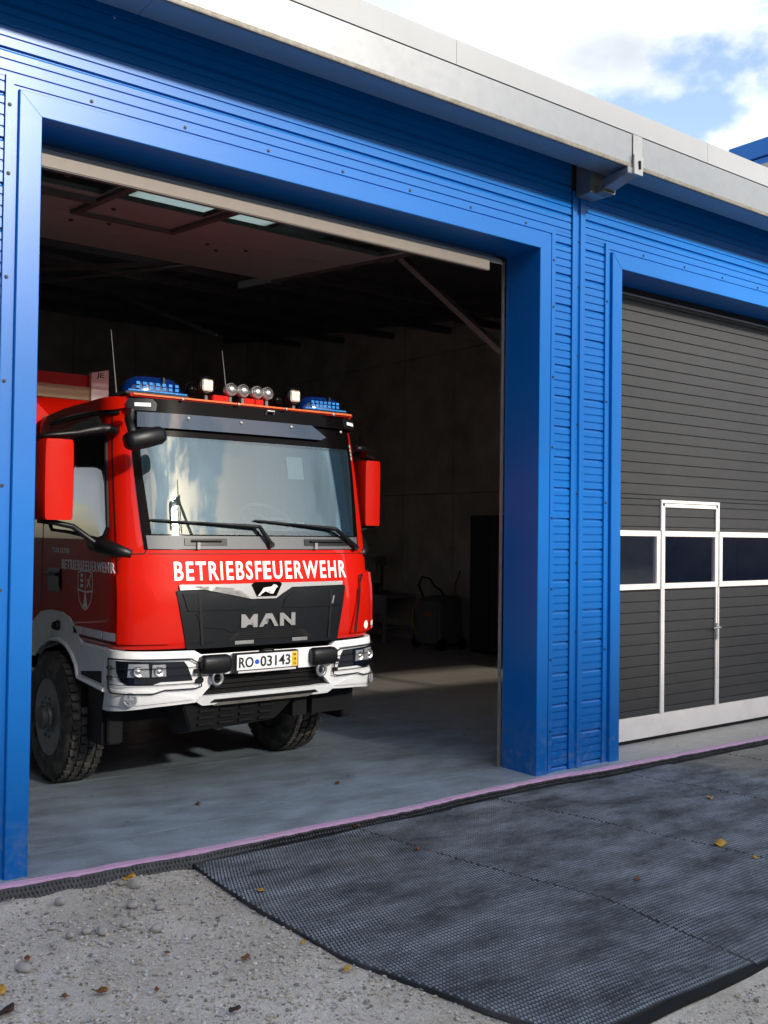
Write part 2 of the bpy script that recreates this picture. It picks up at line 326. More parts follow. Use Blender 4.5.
# slab edge line follows a slightly wandering shuttering board
ED=[(-7,-.05),(1.76,-.06),(2.3,-.09),(2.9,-.13),(3.7,-.12),(4.5,-.125),(5.6,-.075),(6.2,-.07),(6.9,-.12),(8.,-.14),(9.15,-.155),(13,-.16)]
def ex(x):
    for i in range(1,len(ED)):
        if x<=ED[i][0]:
            t=(x-ED[i-1][0])/(ED[i][0]-ED[i-1][0]); t=t*t*(3-2*t); return ED[i-1][1]+t*(ED[i][1]-ED[i-1][1])
    return ED[-1][1]
# floor slab with saw-cut joints (gap of 4 mm)
m=MB()
XS=[-2.6,13]; cuts=[.345,1.915,5.2,8.6,12.0,15.2]
def slabpiece(x0,x1,y0,y1,edge=False):
    n=80; xs=[x0+(x1-x0)*i/n for i in range(n+1)]
    top=[(x,(ex(x) if edge else y0),0) for x in xs]+[(x,y1,0) for x in xs[::-1]]
    bot=[(p[0],p[1],-.25) for p in top]; k=len(top)
    m.add(top+bot,[tuple(range(k)),tuple(range(2*k-1,k-1,-1))]+[(i,i+k,(i+1)%k+k,(i+1)%k) for i in range(k)])
y0=-.1
for i,c in enumerate(cuts):
    slabpiece(-6.6,12.9,y0+(0 if i==0 else .003),c-.003,i==0); y0=c
sl=m.build('floor_slab',M['slab']); tag(sl,kind='structure')
m=MB(); M['joint']=mat('joint_filler',(.36,.35,.33),.8,var=.1)
for c in cuts[:-1]: m.box(-6.6,12.9,c-.003,c+.003,-.05,-.0015)
jf=m.build('floor_joint_filler',M['joint']); tag(jf,kind='structure')
# pink insulation strip
def strip_xs(a,b,st):
    n=int((b-a)/st); return [a+(b-a)*i/n for i in range(n+1)]
m=MB(); vs=[];fs=[]; xs=strip_xs(-6.5,12.9,.04)
for i,x in enumerate(xs):
    w=.054+.016*nzv(x,0,2.3,1)+.010*nzv(x,0,11,2)+.006*nzv(x,0,30,2); zt=-.004+.004*nzv(x,1,6,3)
    a=ex(x)-.003
    vs+=[(x,a,-.11),(x,a,zt),(x,a-w*.85,zt-.002),(x,a-w,zt-.012),(x,a-w-.002,-.11)]
for i in range(len(xs)-1):
    for k in range(4): fs.append((i*5+k,(i+1)*5+k,(i+1)*5+k+1,i*5+k+1))
m.add(vs,fs); o=m.build('insulation_strip',M['xps'],autosmooth=.7); tag(o,'ragged pink foam insulation strip running along the edge of the concrete slab','insulation strip')
# black dimpled membrane standing outside the insulation
m=MB(); vs=[];fs=[]; xs=strip_xs(-1.5,11.5,.0055); zn=14
for i,x in enumerate(xs):
    y0=ex(x)-.072-.010*nzv(x,0,2.1,5)-.006*abs(nzv(x,2,9,6)); top=-.012+.006*nzv(x,3,4,2)+.004*nzv(x,3,16,2)
    lean=.05 if x<3 else .05-.03*min(1,(x-3)/.5)
    for k in range(zn):
        t=k/(zn-1); z=top-.105*t
        row=int(t*4); d=math.cos(2*math.pi*(x/.024+.5*(row%2)))*math.sin(math.pi*(t*4%1))
        vs.append((x,y0-lean*t-.011*max(0,d),z))
for i in range(len(xs)-1):
    for k in range(zn-1): fs.append((i*zn+k,(i+1)*zn+k,(i+1)*zn+k+1,i*zn+k+1))
m.add(vs,fs); o=m.build('dimpled_membrane',M['membrane']); tag(o,'black dimpled foundation membrane standing between the pink strip and the gravel','membrane')
o.data.polygons.foreach_set('use_smooth',[True]*len(o.data.polygons))
# ------------------------------------------------------------------ studded rubber mats
EDGEL=[(-3.12,3.18),(-2.73,3.04),(-2.3,2.94),(-1.83,2.84),(-1.1,2.81),(-.6,2.83),(-.1,2.87)]
def lerp_t(v,tab):
    if v<=tab[0][0]: return tab[0][1]
    for i in range(1,len(tab)):
        if v<=tab[i][0]:
            t=(v-tab[i-1][0])/(tab[i][0]-tab[i-1][0]); return tab[i-1][1]+t*(tab[i][1]-tab[i-1][1])
    return tab[-1][1]
SA=[(-3.15,4.42),(-2.1,4.50),(-1.3,4.30),(-.1,4.10)]
SB=[(-3.2,6.0),(-2.0,5.85),(-1.0,5.65),(-.1,5.45)]
SC=[(-3.2,7.4),(-1.0,7.15),(-.1,6.95)]
SD=[(-3.2,8.8),(-.1,8.4)]; SE=[(-3.2,10.3),(-.1,9.9)]
def mat_z(x,y): return -.055+.010*nzv(x,y,1.3,11)+.003*nzv(x,y,4,12)
def make_mat(L_,R_,yf,label,seam=()):
    mb=MB(); st=MB(); N_=44; K=24
    def P(u,v,dz):
        y0=-3.1-yf; y=y0+(v)*( -.14-y0)
        xl=lerp_t(y,L_)+.0025; xr=lerp_t(y,R_)-.0025; x=xl+(xr-xl)*u
        y=y0+v*(ex(x)-.105-y0)
        return (x,y,mat_z(x,y)+dz)
    for dz,flip in ((0,0),(-.022,1)):
        n0=len(mb.v); vs=[P(i/K,j/N_,dz) for i in range(K+1) for j in range(N_+1)]
        w=N_+1; fs=[(i*w+j,(i+1)*w+j,(i+1)*w+j+1,i*w+j+1) for i in range(K) for j in range(N_)]
        mb.add(vs,fs)
    w=N_+1; T=(K+1)*w
    rim=[i*w for i in range(K+1)]+[K*w+j for j in range(1,N_+1)]+[i*w+N_ for i in range(K-1,-1,-1)]+[j for j in range(N_-1,0,-1)]
    mb.f+=[(rim[i],rim[(i+1)%len(rim)],rim[(i+1)%len(rim)]+T,rim[i]+T) for i in range(len(rim))]; mb.mi+=[0]*len(rim)
    o=mb.build('rubber_mat',M['mat_base']); tag(o,label,'rubber mat','studded rubber mats laid in front of the doors')
    # studs
    pit=.0215; vs=[];fs=[]; jy=0; y=-3.1-yf+.02
    while y<-.18:
        xl=lerp_t(y,L_)+.012; xr=lerp_t(y,R_)-.010; x=xl+(pit/2 if jy%2 else 0)
        while x<xr:
            if y<ex(x)-.125 and not any(abs(y-(s0+s1*x))<.008 for s0,s1 in seam):
                z=mat_z(x,y); r0=.0095; r1=.0070; h=.005; n=len(vs)
                vs+=[(x-r0,y,z-.001),(x,y-r0*1.35,z-.001),(x+r0,y,z-.001),(x,y+r0*1.35,z-.001),(x-r1,y,z+h),(x,y-r1*1.35,z+h),(x+r1,y,z+h),(x,y+r1*1.35,z+h)]
                fs+=[(n,n+1,n+5,n+4),(n+1,n+2,n+6,n+5),(n+2,n+3,n+7,n+6),(n+3,n,n+4,n+7),(n+4,n+5,n+6,n+7)]
            x+=pit
        y+=.0290; jy+=1
    me=bpy.data.meshes.new('studs'); me.from_pydata(vs,[],fs); me.materials.append(M['mat_stud'])
    s=bpy.data.objects.new('studs',me); COL.objects.link(s); s.parent=o; tag(s,kind='stuff')
    return o
make_mat(EDGEL,SA,0,'studded rubber mat with the long curved left edge beside the gravel')
make_mat(SA,SB,.02,'second studded rubber mat from the left, in front of the blue pillar')
make_mat(SB,SC,.05,'third studded rubber mat from the left, with the large yellow leaf on it')
make_mat(SC,SD,.05,'fourth studded rubber mat, in front of the grey door at the right photo edge')
make_mat(SD,SE,.05,'farthest studded rubber mat in front of the grey door, half covered with dust')
m=MB()
vs=[];fs=[]; xs=strip_xs(3.30,6.2,.05)
for i,x in enumerate(xs):
    y=-3.145-.012*nzv(x,0,2,4)+.012*(x-3.3); z=-.062+.004*nzv(x,0,3,7)
    vs+=[(x,y+.03,z-.02),(x,y+.03,z),(x,y-.012,z-.003),(x,y-.016,z-.02)]
for i in range(len(xs)-1):
    for k in range(3): fs.append((i*4+k,(i+1)*4+k,(i+1)*4+k+1,i*4+k+1))
m.add(vs,fs); o=m.build('mat_underlay',M['rubber']); tag(o,'thin black edge of a second sheet showing under the front edge of the rubber mats','underlay sheet')
# ------------------------------------------------------------------ loose gravel, pebbles, leaves
def stone_verts(c,r,rnd,flat=.6):
    ico=[(0,0,1)]+[(math.cos(t)*.89,math.sin(t)*.89,.45) for t in [2*math.pi*k/5 for k in range(5)]]+[(math.cos(t)*.89,math.sin(t)*.89,-.45) for t in [2*math.pi*(k+.5)/5 for k in range(5)]]+[(0,0,-1)]
    a=rnd.uniform(0,6.28); ca,sa=math.cos(a),math.sin(a); sx,sy=rnd.uniform(.7,1.3),rnd.uniform(.6,1.1)
    out=[]
    for x,y,z in ico:
        k=rnd.uniform(.8,1.2); x,y=x*sx*k,y*sy*k
        out.append((c[0]+r*(x*ca-y*sa),c[1]+r*(x*sa+y*ca),c[2]+r*z*flat*k))
    return out
ICOF=[(0,i+1,(i+1)%5+1) for i in range(5)]+[(i+1,i+6,(i+1)%5+1) for i in range(5)]+[((i+1)%5+1,i+6,(i+1)%5+6) for i in range(5)]+[(11,(i+1)%5+6,i+6) for i in range(5)]
def scatter(name,n,rect,rmin,rmax,ok,mats,seed):
    rnd=random.Random(seed); vs=[];fs=[];mi=[]
    for _ in range(n):
        x=rnd.uniform(rect[0],rect[1]); y=rnd.uniform(rect[2],rect[3])
        if not ok(x,y): continue
        if nzv(x,y,2.2,20)<-.25 and rnd.random()<.75: continue
        r=rmin+(rmax-rmin)*rnd.random()**6; k=len(vs)
        vs+=stone_verts((x,y,ground_z(x,y)+r*.38),r,rnd); fs+=[(a+k,b+k,c+k) for a,b,c in ICOF]; mi+=[rnd.choice((0,0,1,1,1,2,3,3))]*20
    me=bpy.data.meshes.new(name); me.from_pydata(vs,[],fs)
    for q in mats: me.materials.append(q)
    me.polygons.foreach_set('material_index',mi)
    o=bpy.data.objects.new(name,me); COL.objects.link(o); tag(o,kind='stuff'); return o
chips=[mat('chip_'+c,v,.9,var=.3,vs=50) for c,v in (('light',(.52,.49,.45)),('mid',(.43,.40,.365)),('dark',(.21,.195,.175)),('tan',(.42,.36,.28)))]
ok1=lambda x,y: x<lerp_t(y,EDGEL)-.0 if y>-3.1 else True
o=scatter('loose_gravel',30000,(.9,3.3,-3.3,-.16),.0022,.0150,lambda x,y: ok1(x,y) and y<ex(x)-.12,chips,1); o['label']='loose crushed gravel left of the rubber mats'; 
o=scatter('coarse_gravel',7000,(3.2,7.4,-4.6,-3.22),.006,.019,lambda x,y:True,chips,2); o['label']='coarse crushed gravel in front of the mats at the bottom right'

PEB=[(1.987,-.368,.030,.8,'pale round pebble near the membrane, left of the yellow leaf'),(2.385,-.289,.030,.7,'rounded brown pebble directly under the curled yellow leaf'),(2.43,-.36,.030,.9,'upright grey pebble just right of the one under the yellow leaf'),
(2.294,-.642,.036,.55,'flat pale pebble below the yellow leaf'),(1.867,-.849,.022,.8,'small grey pebble at the left end of the row of three'),(1.955,-.85,.028,.6,'middle pebble in the row of three'),(2.02,-.90,.033,.6,'largest pebble, at the right end of the row of three'),
(2.259,-1.02,.032,.7,'smooth tan pebble between the row of three and the mat'),(1.566,-1.073,.042,.45,'large flat light grey pebble near the left edge of the photo'),(2.44,-.618,.022,.6,'small whitish pebble right of the flat pale one'),
(2.516,-1.059,.018,.6,'small whitish pebble near the curved edge of the mat'),(2.40,-.76,.024,.6,'half-buried grey pebble below the flat pale one'),(1.83,-.70,.020,.5,'small flat pebble left of the row of three'),(2.15,-.88,.022,.7,'small round pebble right of the row of three')]
for i,(x,y,r,fl,lab) in enumerate(PEB):
    rnd=random.Random(50+i); bm=bmesh.new(); bmesh.ops.create_icosphere(bm,subdivisions=3,radius=1)
    sx,sy,rot=rnd.uniform(.95,1.3),rnd.uniform(.75,.95),rnd.uniform(0,3)
    for v in bm.verts:
        c=v.co; k=1+.16*mnoise.noise(c*1.2+Vector((i*7,0,0)))+.05*mnoise.noise(c*3+Vector((i,3,0)))
        px,py,pz=c.x*r*sx*k,c.y*r*sy*k,c.z*r*fl*k; v.co=(px*math.cos(rot)-py*math.sin(rot),px*math.sin(rot)+py*math.cos(rot),pz)
    for f in bm.faces: f.smooth=True
    me=bpy.data.meshes.new('pebble'); bm.to_mesh(me); bm.free(); me.materials.append(M['stone'])
    o=bpy.data.objects.new('pebble',me); COL.objects.link(o); o.location=(x,y,ground_z(x,y)+r*fl*.75+.004); tag(o,lab,'pebble','pebbles lying on the gravel')
def leaf(x,y,z,s,rot,m_,lab,curl=.35,lobes=5,seed=0):
    curl=min(curl,.55)*.8; lobes=3
    rnd=random.Random(seed+int(x*1000)); mb=MB(); n=30; vs=[(0,0,0)]
    for k in range(n):
        t=2*math.pi*k/n; r=s*(.74+.26*abs(math.cos(lobes*t/2+x*9))**.8)*(1.25 if k<3 or k>n-3 else 1)*rnd.uniform(.9,1.08)
        px,py=r*math.cos(t),r*math.sin(t)*.75
        vs.append((px*math.cos(rot)-py*math.sin(rot),px*math.sin(rot)+py*math.cos(rot),curl*s*(py/s)**2*2+curl*.6*s*abs(px/s)**2+.15*s*math.sin(3*t)))
    th=[(a,b,c+.0012) for a,b,c in vs]
    k=len(vs); fs=[(0,i+1,(i+1)%n+1) for i in range(n)]; fs+=[(k,(i+1)%n+1+k,i+1+k) for i in range(n)]+[(i+1,i+1+k,(i+1)%n+1+k,(i+1)%n+1) for i in range(n)]
    me=bpy.data.meshes.new('fallen_leaf'); me.from_pydata(vs+th,[],fs); me.materials.append(m_); me.polygons.foreach_set('use_smooth',[True]*len(me.polygons))
    o=bpy.data.objects.new('fallen_leaf',me); COL.objects.link(o); o.location=(x,y,z); tag(o,lab,'leaf','fallen autumn leaves'); return o
G=lambda x,y: ground_z(x,y)+.012
Q=lambda x,y: mat_z(x,y)+.010
for a in ((2.41,-.31,-.035,.040,.3,'leaf_y','curled bright yellow leaf lying on top of the pebbles by the membrane',.4),(1.611,-.989,None,.024,1,'leaf_b','small brown leaf near the left edge above the flat pale pebble',.5),(2.183,-1.315,None,.018,2,'leaf_b','small orange-brown leaf on the gravel midway between mat and left edge',.5),
 (2.455,-1.61,None,.028,.5,'leaf_b','pointed brown leaf standing up on the gravel below the curved mat edge',1.2),(1.403,-1.26,None,.040,1.2,'leaf_y','yellow-brown leaf at the left edge of the photo',.5),(1.352,-1.48,None,.042,.2,'leaf_d','dark curled leaf in the bottom left corner',.8),
 (1.764,-1.527,None,.034,2.5,'leaf_b','crumpled brown leaf near the bottom left, with a pale bit beside it',.9),(1.621,-1.472,None,.022,2.9,'leaf_b','small brown leaf left of the crumpled one',.5),(1.973,-1.66,None,.018,.9,'leaf_b','tiny reddish leaf right of the crumpled one',.6),(2.149,-2.05,None,.028,.1,'leaf_d','dark brown leaf at the bottom edge of the photo',1),
 (2.79,-1.99,None,.026,.7,'leaf_y','orange leaf on the gravel close to the curved mat edge',.9),(2.78,-1.62,None,.020,.7,'leaf_y','small yellowish leaf tucked against the curved mat edge',.5),(2.95,-.912,Q,.028,2,'leaf_y','yellow-brown leaf on the left part of the first mat',.4),
 (4.12,-.22,Q,.024,0,'leaf_b','dry brown leaf at the seam near the pink strip',1),(4.15,-.844,Q,.026,1.4,'leaf_b','reddish brown leaf on the seam between first and second mat',.6),(5.875,-1.932,Q,.060,.3,'leaf_y','large yellow maple leaf lying on the third mat',.25),(4.875,-2.04,Q,.026,.3,'leaf_b','small pinkish brown leaf in the middle of the second mat',.4),
 (6.848,-1.183,Q,.030,.8,'leaf_y','yellow leaf on the mat in front of the grey door',.5),(5.81,-2.23,Q,.024,2.2,'leaf_y','small yellow leaf below the large maple leaf',.4),(7.45,-.17,Q,.030,.4,'leaf_b','reddish leaf close to the pink strip in front of the grey door',.6),
 (3.413,.771,.006,.028,1,'leaf_b','brown leaf on the concrete floor in front of the truck, nearer the left jamb',.4),(4.595,.696,.006,.030,.6,'leaf_b','brown leaf on the concrete floor below the right front wheel',.4)):
    x,y,z,s,r,mm,lab,cu=a
    z=G(x,y) if z is None else z(x,y) if callable(z) else z
    leaf(x,y,z,s,r,M[mm],lab,cu)
# ------------------------------------------------------------------ garage building
GB=empty('garage_building',(4,0,0),'blue metal-clad garage hall with two large door openings under a pale gutter','building')
XL,XR,XL2,XR2,H,DEP=1.915,6.092,7.149,11.33,4.417,.37
def cladding(x0,x1,z0,z1,mb):
    pr=[]; k0=int((z0-.301)/.2635)-1
    pts=[(z0,0)]
    for k in range(k0,40):
        b=.301+k*.2635
        for dz,hw,dp in ((0,.009,.020),(.066,.007,.0105),(.132,.007,.0105),(.198,.007,.0105)):
            c=b+dz
            if c-hw-.002<=z0 or c+hw+.002>=z1: continue
            if dz==0: pts+=[(c-hw-.012,0),(c-hw,.006),(c-hw+.003,dp),(c+hw-.004,dp),(c+hw,.0)]
            else: pts+=[(c-hw,0),(c-hw*.2,dp),(c+hw*.4,dp),(c+hw,.0)]
    pts.append((z1,0)); pts.sort(key=lambda p:p[0])
    vs=[(x,y,z) for x in (x0,x1) for z,y in pts]+[(x0,.03,z0),(x0,.03,z1),(x1,.03,z0),(x1,.03,z1)]
    n=len(pts); fs=[(i,n+i,n+i+1,i+1) for i in range(n-1)]
    a=2*n; fs+=[tuple(range(n))+(a+1,a),tuple(range(2*n-1,n-1,-1))+(a+2,a+3),(a,a+1,a+3,a+2)]
    mb.add(vs,fs)
m=MB()
for a in ((-6.7,6.505,4.62,5.36),(6.685,12.9,4.62,5.36),(-6.7,1.705,.0,4.617),(6.30,6.508,.0,4.617),(6.682,6.941,.0,4.617),(11.54,12.9,.0,4.617)): cladding(*a,m)
cl=m.build('cladding',M['blue'],GB,recalc=True)
for e in (): pass
# joint cover strip between the two doors
def strip(x0,x1,z0,z1,name='cover_strip'):
    w=x1-x0; pr=[(0,0),(0,-.014),(.30*w,-.014),(.34*w,-.003),(.52*w,-.003),(.56*w,-.022),(.74*w,-.022),(.78*w,-.010),(w,-.010),(w,0)]
    mb=MB(); n=len(pr); vs=[(x0+a,b,z) for z in (z0,z1) for a,b in pr]
    mb.add(vs,[(i,i+1,n+i+1,n+i) for i in range(n-1)]+[tuple(range(n))[::-1],tuple(range(n,2*n)),(0,n,2*n-1,n-1)])
    return mb.build(name,M['blue'],GB)
strip(6.512,6.678,.002,5.0)
# door surrounds
def surround(xl,xr):
    pr=[(.0,DEP),(.0,-.032),(.004,-.036),(.128,-.036),(.132,-.030),(.134,-.006),(.157,-.006),(.160,-.016),(.205,-.016),(.208,.004)]
    mb=MB(); vs=[]
    for t,y in pr: vs+=[(xl-t,y,0),(xl-t,y,H+t),(xr+t,y,H+t),(xr+t,y,0)]
    fs=[]
    for i in range(len(pr)-1):
        for k in range(3): fs.append((i*4+k,(i+1)*4+k,(i+1)*4+k+1,i*4+k+1))
    mb.add(vs,fs)
    # mitre joints: a hair-thin lip along the corner
    for sx,x in ((-1,xl),(1,xr)):
        mb.bar((x+sx*.004,-.037,H+.004),(x+sx*.128,-.037,H+.128),.005,.0025,up=(0,1,0))
    return mb.build('door_surround',M['blue'],GB,recalc=False)
surround(XL,XR); surround(XL2,XR2)
# screws
def screw(x,y,z):
    mb=MB(); mb.lathe([(0,.012),(-.003,.012),(-.0035,.007),(-.008,.0065)],(x,y,z),'y',8); return mb.build('screw',M['screw'],GB)
for zz in (.45,1.05,1.65,2.25,2.85,3.45,4.05,4.45): screw(XL-.183,-.016,zz); screw(XR+.183,-.016,zz-.1); screw(6.60,-.004,zz+.12)
for i in range(7): screw(XL+.3+i*.62,-.016,H+.183)
for i in range(5): screw(XL2+.32+i*.62,-.016,H+.183); 
for zz in (1.0,2.3,3.2,4.1): screw(XL2-.183,-.016,zz)
# inner lining of the front wall (dark), lintels
m=MB()
for a in ((-6.7,XL-.003,.034,DEP-.004,0,5.3),(XR+.003,XL2-.003,.034,DEP-.004,0,5.3),(XR2+.003,12.2,.034,DEP-.004,0,5.3),(XL-.003,XR+.003,.034,DEP-.004,H+.004,5.3),(XL2-.003,XR2+.003,.034,DEP-.004,H+.004,5.3)): m.box(*a)
m.build('inner_lining',M['steel_dark'],GB)
# interior walls: precast panels with joints
m=MB()
ys=[DEP+.0]+[1.95+1.4525*i for i in range(9)]+[15.6]; zs=[0,2.75,5.35,7]
ys=[.37,1.95,3.40,4.86,6.31,7.76,9.21,10.66,12.1,13.6,15.6]
for i in range(len(ys)-1):
    for j in range(3): m.box(12.0,12.2,ys[i]+.006,ys[i+1]-.006,zs[j]+.006,zs[j+1]-.006)
m.box(12.19,12.25,.37,15.6,0,7)
m.build('side_wall',M['concrete_wall'],GB)
m=MB()
for i in range(13):
    x0,x1=-6.5+1.423*i+.006,-6.5+1.423*(i+1)-.006
    for j in range(3):
        if i<4 and j==0: m.box(x0,x1,15.4,15.6,.006,1.95)   # rear window band
        if i<4 and j==0: continue
        m.box(x0,x1,15.4,15.6,zs[j]+.006+(1.0 if i<4 and j==1 else 0),zs[j+1]-.006)
m.box(-.80,12.2,15.59,15.7,0,7); m.box(-6.6,-.8,15.59,15.7,3.75,7); m.build('rear_wall',M['concrete_wall'],GB)
m=MB()
for i in range(len(ys)-1):
    for j in range(3): m.box(-6.7,-6.5,ys[i]+.006,ys[i+1]-.006,zs[j]+.006,zs[j+1]-.006)
m.box(-6.75,-6.69,.37,15.6,0,7); m.build('side_wall',M['concrete_wall'],GB)
m=MB(); m.box(12.26,12.9,.034,15.7,0,5.2); m.box(-6.9,-6.76,.034,15.7,0,5.2); m.build('outer_wall',M['blue'],GB)
# roof: sloping deck with a translucent rooflight
def rz(y): return 5.33+.093*(y+.3)
def slab2(mb,x0,x1,y0,y1,t=.12): mb.hexa([(x0,y0,rz(y0)),(x1,y0,rz(y0)),(x1,y1,rz(y1)),(x0,y1,rz(y1)),(x0,y0,rz(y0)+t),(x1,y0,rz(y0)+t),(x1,y1,rz(y1)+t),(x0,y1,rz(y1)+t)])
m=MB(); SX0,SX1,SY0,SY1=4.5,6.3,4.35,5.25
slab2(m,-6.95,12.95,-.30,SY0); slab2(m,-6.95,SX0,SY0,SY1); slab2(m,SX1,12.95,SY0,SY1); slab2(m,-6.95,12.95,SY1,15.8)
m.build('roof_deck',M['roof_dark'],GB)
ml=bpy.data.materials.new('opal_rooflight'); ml.use_nodes=True; N=ml.node_tree.nodes; L=ml.node_tree.links; N.remove(N['Principled BSDF'])
t=N.new('ShaderNodeBsdfTranslucent'); t.inputs[0].default_value=(.75,.80,.80,1); d=N.new('ShaderNodeBsdfDiffuse'); d.inputs[0].default_value=(.6,.65,.65,1); x=N.new('ShaderNodeMixShader'); x.inputs[0].default_value=.75
L.new(d.outputs[0],x.inputs[1]); L.new(t.outputs[0],x.inputs[2]); L.new(x.outputs[0],N['Material Output'].inputs['Surface']); M['opal']=ml
m=MB(); slab2(m,SX0+.004,SX1-.004,SY0+.004,SY1-.004,.02); m.build('rooflight',ml,GB)
m=MB(); 
for xx in (-5.5,-2.6,1.65,6.45,11.4): m.hexa([(xx-.09,.4,rz(.4)-.30),(xx+.09,.4,rz(.4)-.30),(xx+.09,15.3,rz(15.3)-.30),(xx-.09,15.3,rz(15.3)-.30),(xx-.09,.4,rz(.4)-.003),(xx+.09,.4,rz(.4)-.003),(xx+.09,15.3,rz(15.3)-.003),(xx-.09,15.3,rz(15.3)-.003)])
m.build('rafter_beams',M['steel_dark'],GB)
m=MB()
for yy in (5.6,6.6,7.9,9.6,11.3,13): m.box(-6.5,12,yy-.05,yy+.05,rz(yy)-.42,rz(yy)-.31)
m.build('purlins',M['steel_dark'],GB)
m=MB()
for a,b in (((1.65,7.6,4.4),(1.65,9.6,rz(9.6)-.3)),((6.45,6.4,4.7),(6.45,9.8,rz(9.8)-.4)),((3.0,6.1,4.9),(6.4,3.6,5.2)),((2.0,5.2,5.2),(5.5,6.8,5.4))): m=MB(); m.bar(a,b,.05); m.build('roof_brace',M['steel_dark'],GB)
# gutter, flashing
m=MB(); GX0,GX1=-2.95,12.95
def prof(mb,pr,x0,x1):
    n=len(pr); mb.add([(x,y,z) for x in (x0,x1) for y,z in pr],[(i,i+1,n+i+1,n+i) for i in range(n-1)]+[(n-1,0,n,2*n-1)]+[tuple(range(n))[::-1],tuple(range(n,2*n))])
segs=[(-6.95,-3.6),(-3.6,-.6),(-.6,2.4),(2.4,6.735),(6.735,10.1),(10.1,12.95)]
for a,b in segs:
    prof(m,[(-.255,5.095),(-.515,5.095),(-.520,5.11),(-.520,5.372),(-.512,5.372),(-.512,5.115),(-.262,5.103),(-.262,5.33),(-.255,5.33)],a+.0015,b-.0015)
gt=m.build('gutter',M['galv'],GB)
m=MB()
for a,b in segs: prof(m,[(-.500,5.0905),(-.524,5.0905),(-.5265,5.098),(-.5265,5.122),(-.5215,5.122),(-.5215,5.0925)],a,b)
m.build('gutter_lip',M['galv_edge'],GB)
m=MB()
for xx in (-.6,2.4,10.1): m.box(xx-.05,xx+.05,-.5235,-.5205,5.125,5.372)
m.build('gutter_joint',M['galv'],GB)
m=MB()
for a,b in ((-6.95,-4.4),(-4.4,-1.4),(-1.4,1.65),(1.65,4.72),(4.72,7.75),(7.75,10.8),(10.8,12.95)): prof(m,[(-.505,5.392),(-.497,5.392),(-.497,5.566),(-.30,5.566),(-.30,5.574),(-.505,5.574)],a+.0015,b-.0015)
m.build('roof_flashing',M['fascia'],GB)
m=MB(); m.box(-6.95,12.95,-.495,-.31,5.376,5.560); m.build('roof_edge_seal',M['rubber'],GB)
# dark backing between gutter and wall
m=MB(); m.box(-6.95,12.95,-.25,-.003,5.34,5.352); m.build('soffit',M['roof_dark'],GB)
# rectangular drain outlet under the gutter
m=MB()
m.box(6.535,6.75,-.19,-.024,4.945,5.335)
do=m.build('drain_box',M['galv'],GB,bevel=.004)
m=MB(); m.box(6.60,6.755,-.275,-.192,4.945,4.955); m.box(6.60,6.605,-.275,-.192,4.955,5.0); m.box(6.745,6.755,-.275,-.192,4.955,5.03)
m.build('drain_tray',M['seal_beige'],do)
m=MB(); m.hexa([(6.60,-.26,4.965),(6.74,-.26,4.965),(6.74,-.535,5.035),(6.60,-.535,5.035),(6.60,-.26,5.05),(6.74,-.26,5.05),(6.74,-.535,5.088),(6.60,-.535,5.088)])
m.build('drain_spout',M['galv'],do,bevel=.004)
m=MB()
m.box(6.672,6.79,-.5305,-.5275,5.15,5.374)
m.hexa([(6.655,-.56,5.03),(6.765,-.56,5.03),(6.765,-.53,5.03),(6.655,-.53,5.03),(6.67,-.545,5.20),(6.79,-.545,5.20),(6.79,-.532,5.20),(6.67,-.532,5.20)])
br=m.build('outlet_bracket',M['fascia'],do,bevel=.003)
m=MB(); m.box(6.715,6.735,-.5665,-.553,5.08,5.15); m.build('bracket_slot',M['rubber'],do)
# ------------------------------------------------------------------ closed sectional door (right bay)
Y0=DEP+.002
m=MB(); m.box(XL2+.003,XR2-.003,Y0+.012,Y0+.05,.02,H-.01); DR=m.build('sectional_door',M['door_groove'],GB)
WZ0,WZ1=1.484,2.062; WL,WR=8.247,9.226
def skin(x0,x1,z0,z1,mb):
    j=[3.362+.1052*k for k in range(-40,14)]
    edges=[z0]+[q for q in j if z0+.012<q<z1-.012]+[z1]
    for a,b in zip(edges[:-1],edges[1:]):
        ga=.0024 if abs(((a-3.362)/.526+.5)%1-.5)<.02 else .0011; gb=.0024 if abs(((b-3.362)/.526+.5)%1-.5)<.02 else .0011
        za,zb=a+ga,b-gb; mb.add([(x,y,z) for x in (x0,x1) for y,z in ((Y0+.012,za),(Y0+.002,za+.003),(Y0,za+.006),(Y0,zb-.006),(Y0+.002,zb-.003),(Y0+.012,zb))],[(i,6+i,7+i,i+1) for i in range(5)]+[(0,1,2,3,4,5),(11,10,9,8,7,6)])
m=MB()
skin(XL2+.004,XR2-.004,2.372,H-.03,m); skin(XL2+.004,WL-.002,WZ1,2.372,m); skin(WR+.002,XR2-.004,WZ1,2.372,m)
skin(XL2+.004,WL-.002,.25,WZ0,m); skin(WR+.002,XR2-.004,.25,WZ0,m)
m.build('door_panel',M['door_grey'],DR)
m=MB(); skin(WL+.06,WR-.06,.25,WZ0,m); m.build('wicket_leaf',M['door_grey'],DR); m=MB(); skin(WL+.06,WR-.06,WZ1,2.30,m); m.build('wicket_leaf',M['door_grey'],DR)
def frame(mb,x0,x1,z0,z1,w,y0,y1,wl=None):
    wl=wl or w
    mb.box(x0,x1,y0,y1,z0,z0+w); mb.box(x0,x1,y0,y1,z1-w,z1); mb.box(x0,x0+wl,y0,y1,z0+w,z1-w); mb.box(x1-wl,x1,y0,y1,z0+w,z1-w)
yo=Y0-.018
def winframe(x0,x1): 
    mb=MB(); frame(mb,x0,x1,WZ0,WZ1,.055,yo,Y0+.03); return mb.build('window_frame',M['alu'],DR,bevel=.003,seg=1)
winframe(XL2+.004,WL-.008); winframe(WL+.012,WR-.012); winframe(WR+.008,XR2-.004)
